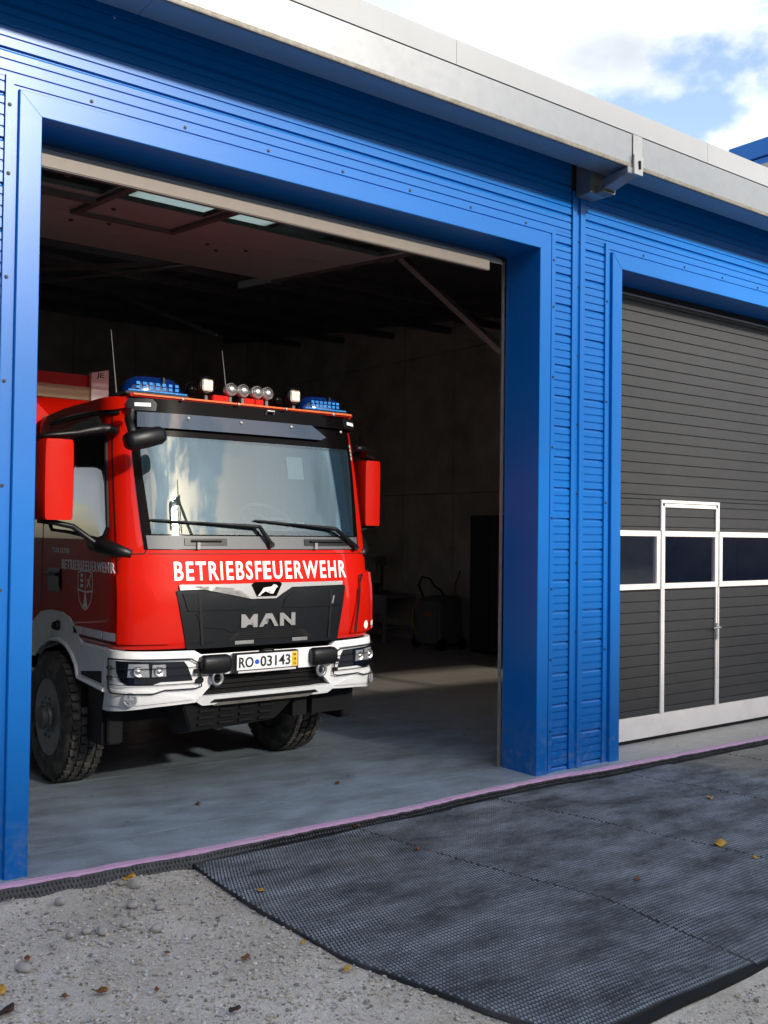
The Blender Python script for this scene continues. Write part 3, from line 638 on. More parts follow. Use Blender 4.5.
def pane(x0,x1): 
    mb=MB(); mb.add([(x0,Y0+.004,WZ0+.055),(x1,Y0+.004,WZ0+.055),(x1,Y0+.004,WZ1-.055),(x0,Y0+.004,WZ1-.055)],[(0,1,2,3)]); return mb.build('window_pane',M['door_glass'],DR)
pane(XL2+.05,WL-.063); pane(WL+.067,WR-.067); pane(WR+.063,XR2-.05)
# dark body must be open behind the panes
DR.data.clear_geometry()
m=MB()
for a in ((XL2+.003,XR2-.003,Y0+.012,Y0+.05,.02,WZ0+.03),(XL2+.003,XR2-.003,Y0+.012,Y0+.05,WZ1-.03,H-.01)): m.box(*a)
me=bpy.data.meshes.new('sectional_door'); me.from_pydata([tuple(Vector(v)-Vector((4,0,0))) for v in m.v],[],m.f); me.materials.append(M['door_groove']); DR.data=me
m=MB(); m.box(WL,WL+.022,yo-.004,Y0,.215,WZ0-.002); m.box(WL+.028,WL+.060,yo-.002,Y0,.25,WZ0-.002); m.box(WR-.055,WR-.030,yo-.002,Y0,.25,WZ0-.002); m.box(WR-.024,WR,yo-.004,Y0,.25,WZ0-.002)
m.box(WL,WL+.022,yo-.004,Y0,WZ1+.002,2.372); m.box(WL+.028,WL+.060,yo-.002,Y0,WZ1+.002,2.31); m.box(WR-.055,WR-.030,yo-.002,Y0,WZ1+.002,2.31); m.box(WR-.024,WR,yo-.004,Y0,WZ1+.002,2.372)
m.box(WL+.022,WR-.024,yo-.004,Y0,2.342,2.372); m.box(WL+.060,WR-.055,yo-.002,Y0,2.30,2.336)
m.build('wicket_frame',M['alu'],DR,bevel=.002,seg=1)
m=MB(); m.box(XL2+.004,XR2-.004,yo,Y0+.03,.035,.248); m.build('bottom_rail',M['alu'],DR,bevel=.004)
m=MB(); m.box(XL2+.006,XR2-.006,yo+.01,Y0+.02,.002,.033); m.build('bottom_seal',M['rubber'],DR)
m=MB(); m.box(XL2+.004,XR2-.004,Y0-.03,Y0-.002,H-.055,H-.003); m.build('top_seal',M['rubber'],DR)
m=MB(); m.box(XL2+.004,XR2-.004,Y0-.028,Y0-.006,H-.075,H-.058); m.build('top_trim',M['galv'],DR)
# handle
m=MB(); hz=1.065; hx=WR-.042; m.box(hx-.016,hx+.016,yo-.010,yo-.002,hz-.13,hz+.04); m.lathe([(0,.009),(-.05,.009)],(hx,yo-.01,hz),'y',10); m.tube([(hx,yo-.055,hz),(hx-.03,yo-.06,hz),(hx-.13,yo-.058,hz-.004)],[.010,.009,.008],8)
m.lathe([(0,.010),(-.008,.010)],(hx,yo-.010,hz-.085),'y',10)
m.build('door_handle',M['silver'],DR,smooth=False)
# ------------------------------------------------------------------ open sectional door (left bay), slid under the roof
path=[(.25,4.305),(.40,4.40),(.56,4.52),(.72,4.61),(4.12,4.926)]
m=MB(); X0,X1=2.0,5.93
def dz(y): return 4.61+.093*(y-.72)
m.box(1.955,5.735,.20,.25,4.214,4.298); OD=m.build('open_sectional_door',M['seal_beige'],GB,bevel=.006)
m=MB()
def plate(x0,x1,y0,y1,t=.035): m.hexa([(x0,y0,dz(y0)),(x1,y0,dz(y0)),(x1,y1,dz(y1)),(x0,y1,dz(y1)),(x0,y0,dz(y0)+t),(x1,y0,dz(y0)+t),(x1,y1,dz(y1)+t),(x0,y1,dz(y1)+t)])
for a,b in zip(path[:3],path[1:4]): m.hexa([(X0,a[0],a[1]),(X1,a[0],a[1]),(X1,b[0],b[1]),(X0,b[0],b[1]),(X0,a[0]+.01,a[1]+.04),(X1,a[0]+.01,a[1]+.04),(X1,b[0]+.01,b[1]+.04),(X0,b[0]+.01,b[1]+.04)])
wy0,wy1=1.40,1.98
for a,b in ((.725,wy0-.003),(wy1+.003,2.70),(2.708,3.40),(3.408,4.12)): plate(X0,X1,a,b)
m.build('door_section',M['door_under'],OD)
m=MB()
wins=[(2.06,3.04),(3.16,3.96),(4.10,5.87)]
plate(X0,X1,wy0,wy0+.055,.045); plate(X0,X1,wy1-.055,wy1,.045)
for a,b in zip([X0]+[w[1] for w in wins],[w[0] for w in wins]+[X1]): plate(a,b,wy0+.055,wy1-.055,.045)
m.build('window_frame',M['door_under'],OD)
clear=bpy.data.materials.new('clear_acrylic'); clear.use_nodes=True; N=clear.node_tree.nodes; L=clear.node_tree.links; N.remove(N['Principled BSDF']); t=N.new('ShaderNodeBsdfTransparent'); t.inputs[0].default_value=(.8,.86,.84,1); gg=N.new('ShaderNodeBsdfGlossy'); gg.inputs['Roughness'].default_value=.05; x=N.new('ShaderNodeMixShader'); x.inputs[0].default_value=.12; L.new(t.outputs[0],x.inputs[1]); L.new(gg.outputs[0],x.inputs[2]); L.new(x.outputs[0],N['Material Output'].inputs['Surface'])
for w in wins:
    m=MB(); plate(w[0],w[1],wy0+.055,wy1-.055,.006); m.build('window_pane',clear,OD)
def under(x0,x1,y0,y1,t0,t1): m.hexa([(x0,y0,dz(y0)-t1),(x1,y0,dz(y0)-t1),(x1,y1,dz(y1)-t1),(x0,y1,dz(y1)-t1),(x0,y0,dz(y0)-t0),(x1,y0,dz(y0)-t0),(x1,y1,dz(y1)-t0),(x0,y1,dz(y1)-t0)])
m=MB(); under(3.06,3.12,.75,2.68,.003,.035); under(3.98,4.04,.75,2.68,.003,.035); under(3.12,3.98,2.62,2.68,.003,.035); under(2.45,3.05,2.05,2.12,.003,.05); under(2.05,2.9,.80,.88,.003,.04)
m.build('wicket_frame',M['steel_dark'],OD)
for x,y in ((3.3,2.3),(3.5,2.9),(4.5,2.9),(4.7,3.1),(3.2,3.05),(4.9,2.85)):
    m=MB(); m.lathe([(0,.022),(-.012,.018)],(x,y,dz(y)-.001),'z',10); m.build('bolt_plate',M['screw'],OD)
# tracks and springs
m=MB()
for xx in (1.955,5.965):
    m.hexa([(xx-.02,.75,dz(.75)-.02),(xx+.02,.75,dz(.75)-.02),(xx+.02,4.9,dz(4.9)-.02),(xx-.02,4.9,dz(4.9)-.02),(xx-.02,.75,dz(.75)+.06),(xx+.02,.75,dz(.75)+.06),(xx+.02,4.9,dz(4.9)+.06),(xx-.02,4.9,dz(4.9)+.06)])
    for yy in (1.2,1.9,2.6,3.3,4.0): m.box(xx-.05,xx+.035,yy-.05,yy+.05,dz(yy)-.04,dz(yy)+.07)
    m.build('ceiling_track',M['steel_dark'],GB); m=MB()
m=MB(); m.box(6.062,6.088,.385,.400,.0,4.38); m.build('guide_rail',M['track'],GB)
m=MB(); m.box(XL+.004,XL+.03,.385,.405,0,4.38); m.build('guide_rail',M['track'],GB)
m=MB(); m.bar((6.30,2.25,4.93),(6.40,.70,3.66),.10,.05); m.build('track_brace',M['track'],GB)
m=MB(); m.lathe([(0,.045),(.55,.045)],(2.1,1.75,4.80),'x',16); m.lathe([(.57,.06),(.62,.06)],(2.1,1.75,4.80),'x',16); m.build('torsion_spring',M['track'],GB)
m=MB(); m.tube([(4.0,6.2,5.0),(6.2,2.4,5.0)],.02,6); m.build('conduit',M['steel_dark'],GB)
# ------------------------------------------------------------------ things inside the hall
T=empty('tool_cabinet',(11.7,6.6,0),'tall black cabinet against the concrete side wall inside the hall','cabinet')
m=MB(); m.box(11.60,11.99,5.85,6.85,.06,2.33); m.build('body',M['black'],T,bevel=.01)
m=MB(); m.box(11.585,11.598,5.87,6.345,.08,2.31); m.build('door',M['black'],T); m=MB(); m.box(11.585,11.598,6.355,6.83,.08,2.31); m.build('door',M['black'],T)
m=MB(); m.box(11.57,11.584,6.37,6.39,1.1,1.25); m.build('handle',M['screw'],T)
m=MB(); m.box(11.62,11.97,5.88,6.82,0,.06); m.build('plinth',M['rubber'],T)
T=empty('workbench',(11.6,9.6,0),'dark steel workbench with a lower shelf behind the truck, along the side wall','workbench')
gm=mat('bench_grey',(.28,.27,.26),.6,var=.15)
m=MB(); m.box(11.25,11.98,8.75,10.95,.80,.86); m.build('worktop',gm,T,bevel=.005)
for x in (11.29,11.94):
    for y in (8.82,10.85): m=MB(); m.box(x-.03,x+.03,y-.03,y+.03,0,.797); m.build('leg',gm,T)
m=MB(); m.box(11.27,11.96,8.87,10.82,.22,.25); m.build('shelf',gm,T); m=MB(); m.box(11.27,11.31,8.87,10.8,.50,.797); m.build('drawer_front',gm,T)
T=empty('bench_vise',(11.45,9.3,.863),'dark bench vise with hanging tools standing on the workbench','vise')
m=MB(); m.box(11.38,11.52,9.22,9.38,.863,.90); m.box(11.41,11.49,9.26,9.34,.90,1.0); m.box(11.36,11.54,9.27,9.33,1.0,1.06); m.build('body',M['steel_dark'],T,bevel=.008)
m=MB(); m.tube([(11.33,9.3,.98),(11.24,9.3,.98)],.012,8); m.tube([(11.24,9.2,.98),(11.24,9.4,.98)],.008,8); m.build('handle',M['steel_dark'],T)
T=empty('drill_press',(11.75,9.6,.863),'narrow dark drill stand at the back of the workbench','drill stand')
m=MB(); m.box(11.62,11.9,9.48,9.72,.863,.90); m.tube([(11.8,9.6,.9),(11.8,9.6,1.55)],.03,10); m.build('column',M['steel_dark'],T)
m=MB(); m.box(11.58,11.86,9.53,9.67,1.38,1.56); m.tube([(11.66,9.6,1.38),(11.66,9.6,1.15)],.02,8); m.build('head',gm,T,bevel=.01)
PW=T=empty('pressure_washer',(11.35,7.72,0),'dark grey wheeled pressure washer with a looped hose in front of the concrete wall','pressure washer')
pg=mat('washer_grey',(.12,.12,.13),.5,var=.15)
m=MB(); m.hexa([(11.05,7.35,.10),(11.65,7.35,.10),(11.65,8.05,.10),(11.05,8.05,.10),(11.10,7.42,.88),(11.62,7.42,.93),(11.62,8.0,.93),(11.10,8.0,.88)]); m.build('housing',pg,T,bevel=.04,seg=3)
for x,y in ((11.12,7.36),(11.12,8.04),(11.58,7.36),(11.58,8.04)): m=MB(); m.lathe([(-.03,.06),(-.02,.10),(.02,.10),(.03,.06)],(x,y,.10),'y',18); m.build('wheel',M['rubber'],T)
m=MB(); m.tube([(11.15,7.9,.90),(11.12,8.0,1.10),(11.16,7.95,1.25),(11.22,7.82,1.22),(11.25,7.7,1.08),(11.3,7.6,1.02),(11.32,7.55,.93)],.018,8); m.build('hose',M['rubber'],T)
m=MB(); m.tube([(11.03,7.93,.85),(11.0,8.0,.7),(10.99,8.02,.5),(11.0,7.97,.35),(11.03,7.9,.22)],.012,8); m.build('yellow_cable',mat('yellow_cable',(.5,.36,.02),.5,var=.1),T)
m=MB(); m.box(11.035,11.05,7.52,7.72,.58,.64); m.build('badge',mat('orange_badge',(.5,.10,.02),.5,var=.1),T)
PW.location=(11.50,7.55,0)
m=MB(); m.tube([(11.96,7.5,1.35),(11.95,7.62,1.1),(11.95,7.66,.8),(11.94,7.55,.55),(11.9,7.4,.42)],.014,8); o=m.build('wall_hose',mat('red_hose',(.28,.06,.03),.5,var=.1)); tag(o,'thin reddish hose hanging on the concrete wall beside the tall black cabinet','hose')
# ------------------------------------------------------------------ other buildings
T=empty('blue_hall',(24,0,0),'taller blue metal hall whose corner rises above the roof edge at the top right','building')
m=MB(); m.box(18,30,-4,6,0,9.25); m.build('wall',M['blue'],T)
m=MB(); m.box(17.96,30.04,-4.04,6.04,9.27,9.6); m.box(17.93,30.07,-4.07,6.07,9.62,9.98); m.build('parapet',M['blue'],T,bevel=.01)
for i in range(4): m=MB(); m.box(17.97,17.995,-3+i*2.4,-1.6+i*2.4,6.2,7.4); m.build('window',M['side_glass'],T)
OB=empty('yard_building',(0,-38,0),'long grey industrial building across the yard, mirrored low in the windscreen','building')
bw=mat('grey_render',(.20,.19,.18),.8,var=.12,vs=.5,dirt=(.12,.11,.1),dirt_s=.3,dirt_a=.4)
m=MB(); m.box(-45,60,-47,-37,0,OBH); m.build('wall',bw,OB)
m=MB(); m.box(-45.2,60.2,-47.2,-36.8,OBH+.01,OBH+.35); m.build('roof_edge',M['fascia'],OB)
for i in range(22):
    m=MB(); m.box(-43+i*4.6,-40.4+i*4.6,-36.99,-36.94,4.2,6.0); f=m.build('window',M['alu'],OB); m=MB(); m.box(-42.9+i*4.6,-40.5+i*4.6,-36.93,-36.9,4.3,5.9); m.build('pane',M['side_glass'],f)

SH=empty('sky_blocker_hall',(-17,-20,0),'unseen dark hall added at the left side of the yard to block sky light','building')  # out of view, added to keep sky light off the right door jamb
dk=mat('dark_sheet_cladding',(.035,.032,.03),.6,var=.15,vs=.6)
m=MB(); m.box(-26,-9.5,-34,-3,0,8.5); m.build('wall',dk,SH); m=MB(); m.box(-26.2,-9.3,-34.2,-2.8,8.51,8.9); m.build('roof_edge',M['rubber'],SH)
for i in range(5): m=MB(); m.box(-9.49,-9.44,-31+i*5.6,-28+i*5.6,0,4.0); m.build('gate',mat('orange_gate',(.30,.10,.03),.6,var=.1),SH)

CR=empty('tower_crane',(14.8,-52,0),'slim tower crane beyond the yard, mirrored in the windscreen','crane')
cm=mat('crane_yellow',(.35,.22,.03),.6,var=.1)
m=MB(); cx,cy=14.8,-52
for i,j in ((-1,-1),(1,-1),(1,1),(-1,1)): m.bar((cx+.55*i,cy+.55*j,0),(cx+.55*i,cy+.55*j,24.5),.16)
for k in range(22):
    z=k*1.1
    for i,j,a,b in ((-1,-1,1,-1),(1,-1,1,1),(1,1,-1,1),(-1,1,-1,-1)): m.bar((cx+.55*i,cy+.55*j,z),(cx+.55*a,cy+.55*b,z+1.1),.09)
m.build('mast',cm,CR)
m=MB(); m.bar((cx-6,cy,24.2),(cx+1,cy,24.9),.5); m.bar((cx,cy,24.8),(cx+9,cy,20.9),.45); m.bar((cx,cy,24.5),(cx,cy,26.2),.4); m.build('jib',cm,CR)
m=MB(); m.box(cx-6.3,cx-5.1,cy-.6,cy+.6,22.8,24.1); m.build('counterweight',M['steel_dark'],CR)
# ------------------------------------------------------------------ fire truck
FT=empty('fire_truck',(XC,2.1,0),'red works fire brigade tipper truck with blue roof beacons standing in the open left bay','truck')
def S(q,z,par=cab_par,off=0.0):
    p=smap(q,z,par)
    if off:
        n=snorm(q,z,par); p=(p[0]+n[0]*off,p[1]+n[1]*off,p[2]+n[2]*off)
    return p
def patch(poly,mat_,name,parent,par=cab_par,off=.004,thick=.006,stepq=.05,stepz=.12,holes=None,smooth=True,edge_in=.0):
    bm=bmesh.new(); vs=[bm.verts.new((p[0],0,p[1])) for p in poly]; f=bm.faces.new(vs)
    bmesh.ops.triangulate(bm,faces=bm.faces[:])
    q0=min(p[0] for p in poly); q1=max(p[0] for p in poly); z0=min(p[1] for p in poly); z1=max(p[1] for p in poly)
    k=math.floor(q0/stepq)+1
    while k*stepq<q1:
        bmesh.ops.bisect_plane(bm,geom=bm.verts[:]+bm.edges[:]+bm.faces[:],plane_co=(k*stepq,0,0),plane_no=(1,0,0)); k+=1
    k=math.floor(z0/stepz)+1
    while k*stepz<z1:
        bmesh.ops.bisect_plane(bm,geom=bm.verts[:]+bm.edges[:]+bm.faces[:],plane_co=(0,0,k*stepz),plane_no=(0,0,1)); k+=1
    bmesh.ops.dissolve_degenerate(bm,dist=1e-5,edges=bm.edges[:])
    bm.verts.index_update(); V=[(v.co.x,v.co.z) for v in bm.verts]; F=[[v.index for v in f.verts] for f in bm.faces]
    # boundary edges
    B=[(e.verts[0].index,e.verts[1].index) for e in bm.edges if len(e.link_faces)==1]; bm.free()
    n=len(V); top=[S(q,z,par,off) for q,z in V]; bot=[S(q,z,par,off-thick) for q,z in V]
    mb=MB(); mb.add(top+bot,F+[[i+n for i in f][::-1] for f in F]+[(a,b,b+n,a+n) for a,b in B])
    return mb.build(name,mat_,parent,autosmooth=.6 if smooth else None)
def ring_shell(zs,par,q1,name,mat_,parent,off=0,close_top=True,offs=None,cut=None,floor=True):
    Q=[]; q=-q1
    while q<q1-1e-6: Q.append(q); q+=.045 if abs(q)<1.5 else .15
    Q.append(q1); n=len(Q); vs=[]
    for i,z in enumerate(zs):
        o=offs[i] if offs else off
        vs+=[S(q,z,par,o) for q in Q]
    fs=[(i*n+k,i*n+k+1,(i+1)*n+k+1,(i+1)*n+k) for i in range(len(zs)-1) for k in range(n-1)]
    fs+=[((i+1)*n-1,i*n,(i+1)*n,(i+2)*n-1) for i in range(len(zs)-1)]
    if cut:
        keep=[]
        for i in range(len(zs)-1):
            for k in range(n-1):
                q=(Q[k]+Q[k+1])/2; z=(zs[i]+zs[i+1])/2
                if cut(q,z): keep.append((i*n+k,i*n+k+1,(i+1)*n+k+1,(i+1)*n+k))
        ks=set(keep); fs=[f for f in fs if f not in ks]
    if floor: fs+=[tuple(range(n))[::-1]]
    if close_top: fs+=[tuple((len(zs)-1)*n+k for k in range(n))]
    mb=MB(); mb.add(vs,fs); return mb.build(name,mat_,parent,autosmooth=.6)
QE=2.95
zs=[1.15,1.17]+[1.2+.065*i for i in range(27)]+[2.94,2.97,2.995]
zz=[z for z in zs]; offs=[-.015,-.004]+[0]*(len(zs)-5)+[-.004,-.016,-.045]
def opening(q,z):
    a=abs(q)
    return (a<.90 and 2.0<z<2.68) or (1.30<a<2.50 and 2.04<z<2.72)
CB=ring_shell(zz,cab_par,QE,'cab',M['red'],FT,offs=offs,cut=opening)
M['trim']=mat('cab_inner_trim',(.05,.05,.052),.7,var=.1)
zi=[1.22]+zz[3:-1]; ring_shell(zi,cab_par,QE-.04,'inner_trim',M['trim'],FT,offs=[-.04]*len(zi),cut=opening)
# cab interior: dashboard, seats, steering wheel
b=MB(); b.hexa([(XC-1.02,1.12,1.55),(XC+1.02,1.12,1.55),(XC+1.02,1.62,1.55),(XC-1.02,1.62,1.55),(XC-1.0,1.05,1.97),(XC+1.0,1.05,1.97),(XC+1.0,1.52,2.03),(XC-1.0,1.52,2.03)]); b.build('dashboard',M['trim'],FT,bevel=.03)
for dx in (-.62,.55):
    b=MB(); b.box(XC+dx-.26,XC+dx+.26,1.95,2.35,1.55,1.75); st_=b.build('seat',mat('seat_cloth',(.10,.10,.105),.9,var=.1),FT,bevel=.05)
    b=MB(); b.hexa([(XC+dx-.24,2.32,1.70),(XC+dx+.24,2.32,1.70),(XC+dx+.24,2.46,1.70),(XC+dx-.24,2.46,1.70),(XC+dx-.20,2.42,2.40),(XC+dx+.20,2.42,2.40),(XC+dx+.20,2.52,2.40),(XC+dx-.20,2.52,2.40)]); b.build('seat_back',M['trim'],st_,bevel=.03)
    b=MB(); b.box(XC+dx-.13,XC+dx+.13,2.42,2.52,2.42,2.62); b.build('headrest',M['trim'],st_,bevel=.03)
b=MB(); cw=Vector((XC+.50,1.66,2.12)); ax=Vector((0,-.55,.83)); u=Vector((1,0,0)); v=ax.cross(u)
b.tube([cw+(u*math.cos(t)+v*math.sin(t))*.225 for t in [2*math.pi*k/28 for k in range(29)]],.018,8,cap=False)
for t in (0,2.2,4.1): b.tube([cw,cw+(u*math.cos(t)+v*math.sin(t))*.215],.014,6)
b.tube([cw,cw-ax*.35],.03,8); b.build('steering_wheel',mat('wheel_rim_grey',(.30,.30,.30),.5,var=.05),FT,smooth=True)
for qx,zx,w_,h_ in ((.36,2.52,.075,.09),(.27,2.075,.035,.012),(.36,2.075,.035,.012)):
    patch([(qx-w_,zx-h_),(qx+w_,zx-h_),(qx+w_,zx+h_),(qx-w_,zx+h_)],mat('paper_card',(.62,.70,.74),.7,var=.05),'card_on_glass',FT,off=-.010,thick=.003)
# --- windscreen assembly
bp=[(-.955,1.865),(.955,1.865),(.985,2.2),(1.03,2.90),(1.01,2.975),(.90,2.985),(-.90,2.985),(-1.01,2.975),(-1.03,2.90),(-.985,2.2)]
BS=patch([(-1.03,2.90),(-1.02,2.70),(-.90,2.68),(.90,2.68),(1.02,2.70),(1.03,2.90),(1.01,2.975),(.90,2.985),(-.90,2.985),(-1.01,2.975)],M['black_gloss'],'windscreen_surround',FT,off=.006,thick=.010)
patch([(-.955,1.865),(.955,1.865),(.972,2.01),(-.972,2.01)],M['black_gloss'],'windscreen_surround',FT,off=.006,thick=.010)
for s in (-1,1): patch([(s*.972,2.01),(s*.885,2.01),(s*.885,2.68),(s*1.02,2.70),(s*.985,2.2)],M['black_gloss'],'windscreen_surround',FT,off=.006,thick=.010)
gl=[(-.90,1.975),(.90,1.975),(.945,2.45),(.955,2.70),(-.955,2.70),(-.945,2.45)]
patch(gl,M['screen_glass'],'windscreen',FT,off=.012,thick=.006)
patch([(-.97,2.755),(.62,2.755),(.68,2.78),(.54,2.868),(-.97,2.868)],M['tint_glass'],'sun_visor',FT,off=.040,thick=.006)
patch([(-.985,2.868),(1.00,2.868),(1.01,2.955),(-.99,2.955)],M['black_gloss'],'visor_panel',FT,off=.036,thick=.008)
patch([(-.93,1.868),(.93,1.868),(.94,1.965),(-.94,1.965)],M['cowl'],'wiper_cowl',FT,off=.014,thick=.006)
for a,b in ((-.665,-.33),(.36,.80)):
    patch([(a,1.895),(b,1.895),(b,1.945),(a,1.945)],M['black'],'cowl_recess',FT,off=.022,thick=.010)
    mb=MB(); mb.tube([S(a+.05+(b-a-.1)*t,1.925,cab_par,.032) for t in (0,.5,1)],.009,8); mb.build('cowl_bar',M['black'],FT)
    p=S(a+.10,1.885,cab_par,.026); mb=MB(); mb.box(p[0]-.012,p[0]+.012,p[1]-.01,p[1]+.01,p[2]-.02,p[2]+.03); mb.build('washer_jet',M['silver'],FT)
for qs in (((-.915,2.075),(-.14,2.035),(.035,1.90),(-.06,2.03)),((-.085,2.085),(.60,2.03),(.88,1.88),(.66,2.02))):
    (a,b,c,d)=qs
    mb=MB(); mb.tube([S(a[0]+(b[0]-a[0])*t,a[1]+(b[1]-a[1])*t,cab_par,.030) for t in [i/10 for i in range(11)]],[.006]+[.010]*9+[.012],8)
    w=mb.build('wiper',M['black'],FT)
    mb=MB(); mb.tube([S(a[0]+(b[0]-a[0])*t,a[1]+(b[1]-a[1])*t,cab_par,.050) for t in (.45,.8,1)]+[S(d[0],d[1],cab_par,.058)]+[S(c[0],c[1],cab_par,.045)],[.006,.012,.016,.017,.020],8)
    mb.build('wiper_arm',M['black'],w)
    mb=MB(); mb.lathe([(0,.03),(-.03,.022)],S(c[0],c[1],cab_par,.03),'y',14); mb.build('wiper_pivot',M['black'],w)
# bolts on the visor
for q,z in ((-.63,2.985),(-.59,2.84),(-.14,2.84),(.33,2.84),(.86,2.84),(-.15,2.985),(.30,2.985),(.80,2.985)):
    mb=MB(); mb.lathe([(0,.013),(-.008,.012),(-.011,.006)],S(q,z,cab_par,.040),'y',10); mb.build('bolt',M['silver'],FT)
# small marker lights at the top corners
for q in (-.93,1.0):
    mb=MB(); x,y,z=S(q,2.915,cab_par,.03)
    patch([(q-.10,2.875),(q+.09,2.875),(q+.10,2.93),(q+.07,2.965),(q-.09,2.965),(q-.11,2.93)],M['black'],'marker_housing',FT,off=.052,thick=.03)
    patch([(q-.055,2.905),(q+.055,2.905),(q+.055,2.932),(q-.055,2.932)],M['letter'],'marker_light',FT,off=.056,thick=.006)
mb=MB(); p=S(.13,2.94,cab_par,.045); mb.tube([(p[0]-.035,p[1],p[2]-.01),(p[0]-.03,p[1]-.02,p[2]+.012),(p[0]+.03,p[1]-.02,p[2]+.012),(p[0]+.035,p[1],p[2]-.01)],.008,8); mb.build('visor_bracket',M['silver'],FT)
# small green stickers on the right pillar
for i in range(4): patch([(1.000,2.62+.035*i),(1.018,2.62+.035*i),(1.018,2.645+.035*i),(1.000,2.645+.035*i)],mat('sticker_green',(.35,.5,.4),.5,var=.05),'sticker',FT,off=.014,thick=.002)
# shut lines of the red front panels and corner flaps
def groove(pts,w=.006,par=cab_par,off=.0025,mat_=None,name='panel_gap'):
    mb=MB()
    for a,b in zip(pts[:-1],pts[1:]):
        n=max(1,int(math.hypot(b[0]-a[0],b[1]-a[1])/.06)); P=[S(a[0]+(b[0]-a[0])*i/n,a[1]+(b[1]-a[1])*i/n,par,off) for i in range(n+1)]
        Qn=[S(a[0]+(b[0]-a[0])*i/n,a[1]+(b[1]-a[1])*i/n,par,off-.004) for i in range(n+1)]
        dx,dz=b[0]-a[0],b[1]-a[1]; l=math.hypot(dx,dz); ux,uz=-dz/l*w/2,dx/l*w/2
        vs=[];
        for i in range(n+1):
            q=a[0]+dx*i/n; z=a[1]+dz*i/n; vs+=[S(q-ux,z-uz,par,off),S(q+ux,z+uz,par,off)]
        mb.add(vs,[(2*i,2*i+1,2*i+3,2*i+2) for i in range(n)])
    return mb.build(name,mat_ or M['rubber'],FT)
for s in (-1,1):
    groove([(s*1.165,1.17),(s*1.165,1.78),(s*1.10,1.83),(s*.955,1.835),(s*.94,1.87)],.009)
    # raised corner air deflector
    patch([(s*1.16,1.19),(s*.80,1.19),(s*.835,1.30),(s*.93,1.62),(s*.98,1.675),(s*1.16,1.69)],M['red'],'corner_panel',FT,off=.022,thick=.03)
    if s>0: patch([(1.10,1.20),(1.30,1.20),(1.30,1.67),(1.17,1.67)],M['red'],'air_deflector',FT,off=.045,thick=.02)
groove([(-.93,1.835),(.93,1.835)],.005)
groove([(.925,1.60),(.965,1.655),(.93,1.655),(.86,1.20),(.84,1.20),(.90,1.55)],.014,off=.0235)
# text helper
def text_mesh(body,size,bold=0,sx=1,space=1.0):
    cu=bpy.data.curves.new('t','FONT'); cu.body=body; cu.size=size; cu.offset=bold; cu.align_x='CENTER'; cu.space_character=space; cu.resolution_u=3
    o=bpy.data.objects.new('t',cu); COL.objects.link(o); dg=bpy.context.evaluated_depsgraph_get(); dg.update()
    me=bpy.data.meshes.new_from_object(o.evaluated_get(dg)); bpy.data.objects.remove(o); bpy.data.curves.remove(cu)
    bm=bmesh.new(); bm.from_mesh(me); bmesh.ops.triangulate(bm,faces=bm.faces[:]); bm.to_mesh(me); bm.free()
    xs=[v.co.x for v in me.vertices]; ys=[v.co.y for v in me.vertices]
    return [(v.co.x*sx,v.co.y) for v in me.vertices],[tuple(p.vertices) for p in me.polygons],(min(xs)*sx,max(xs)*sx,min(ys),max(ys))
def fit_text(body,w,h,fn,mat_,name,parent,bold=.0,thick=None,space=1.0):
    V,F,(a,b,c,d)=text_mesh(body,1,bold,space=space); kx=w/(b-a); ky=h/(d-c)
    P=[((x-(a+b)/2)*kx,(y-c)*ky) for x,y in V]
    n=len(P); top=[fn(x,y,1) for x,y in P]; bot=[fn(x,y,0) for x,y in P]
    # boundary edges
    from collections import Counter
    ec=Counter(); od={}
    for f in F:
        for i in range(3):
            e=(f[i],f[(i+1)%3]); k=tuple(sorted(e)); ec[k]+=1; od[k]=e
    B=[od[k] for k in ec if ec[k]==1]
    mb=MB(); mb.add(top+bot,list(F)+[tuple(i+n for i in f)[::-1] for f in F]+[(e[1],e[0],e[0]+n,e[1]+n) for e in B])
    return mb.build(name,mat_,parent,recalc=True)
cabtxt=lambda qc,zc,o=.003,t=.002,sgn=1: (lambda x,y,k: S(qc+sgn*x,zc+y,cab_par,o if k else o-t-.002))
fit_text('BETRIEBSFEUERWEHR',1.525,.140,cabtxt(.012,1.640),M['letter'],'front_lettering',FT,bold=.020,space=1.22)
fit_text('BETRIEBSFEUERWEHR',1.07,.078,cabtxt(-1.72,1.69),M['decal_grey'],'door_lettering',FT,bold=.014,space=1.2)
fit_text('TGM 13.290',.40,.042,cabtxt(-2.30,1.815),M['decal_grey'],'model_plate_lettering',FT,bold=.01)
# crest on the door
def poly_line(pts,w,name,mat_): return groove(pts,w,off=.003,mat_=mat_,name=name)
qc=-1.74
sh=[(qc-.15,1.675),(qc-.08,1.69),(qc,1.692),(qc+.08,1.69),(qc+.15,1.675),(qc+.152,1.55),(qc+.12,1.47),(qc+.06,1.415),(qc,1.395),(qc-.06,1.415),(qc-.12,1.47),(qc-.152,1.55),(qc-.15,1.675)]
poly_line(sh,.012,'crest_outline',M['decal_grey']); poly_line([(qc,1.69),(qc,1.54)],.008,'crest_bar',M['decal_grey']); poly_line([(qc-.15,1.545),(qc,1.530),(qc+.15,1.545)],.014,'crest_bar',M['decal_grey'])
for z,w in ((1.655,.035),(1.615,.05),(1.575,.05)): patch([(qc-.075-w/2,z-.012),(qc-.075+w/2,z-.012),(qc-.075+w/2,z+.012),(qc-.075-w/2,z+.012)],M['decal_grey'],'crest_mark',FT,off=.004,thick=.003)
poly_line([(qc+.03,1.565),(qc+.07,1.61),(qc+.12,1.665)],.016,'crest_mark',M['decal_grey']); poly_line([(qc+.11,1.57),(qc+.07,1.61),(qc+.045,1.63)],.016,'crest_mark',M['decal_grey'])
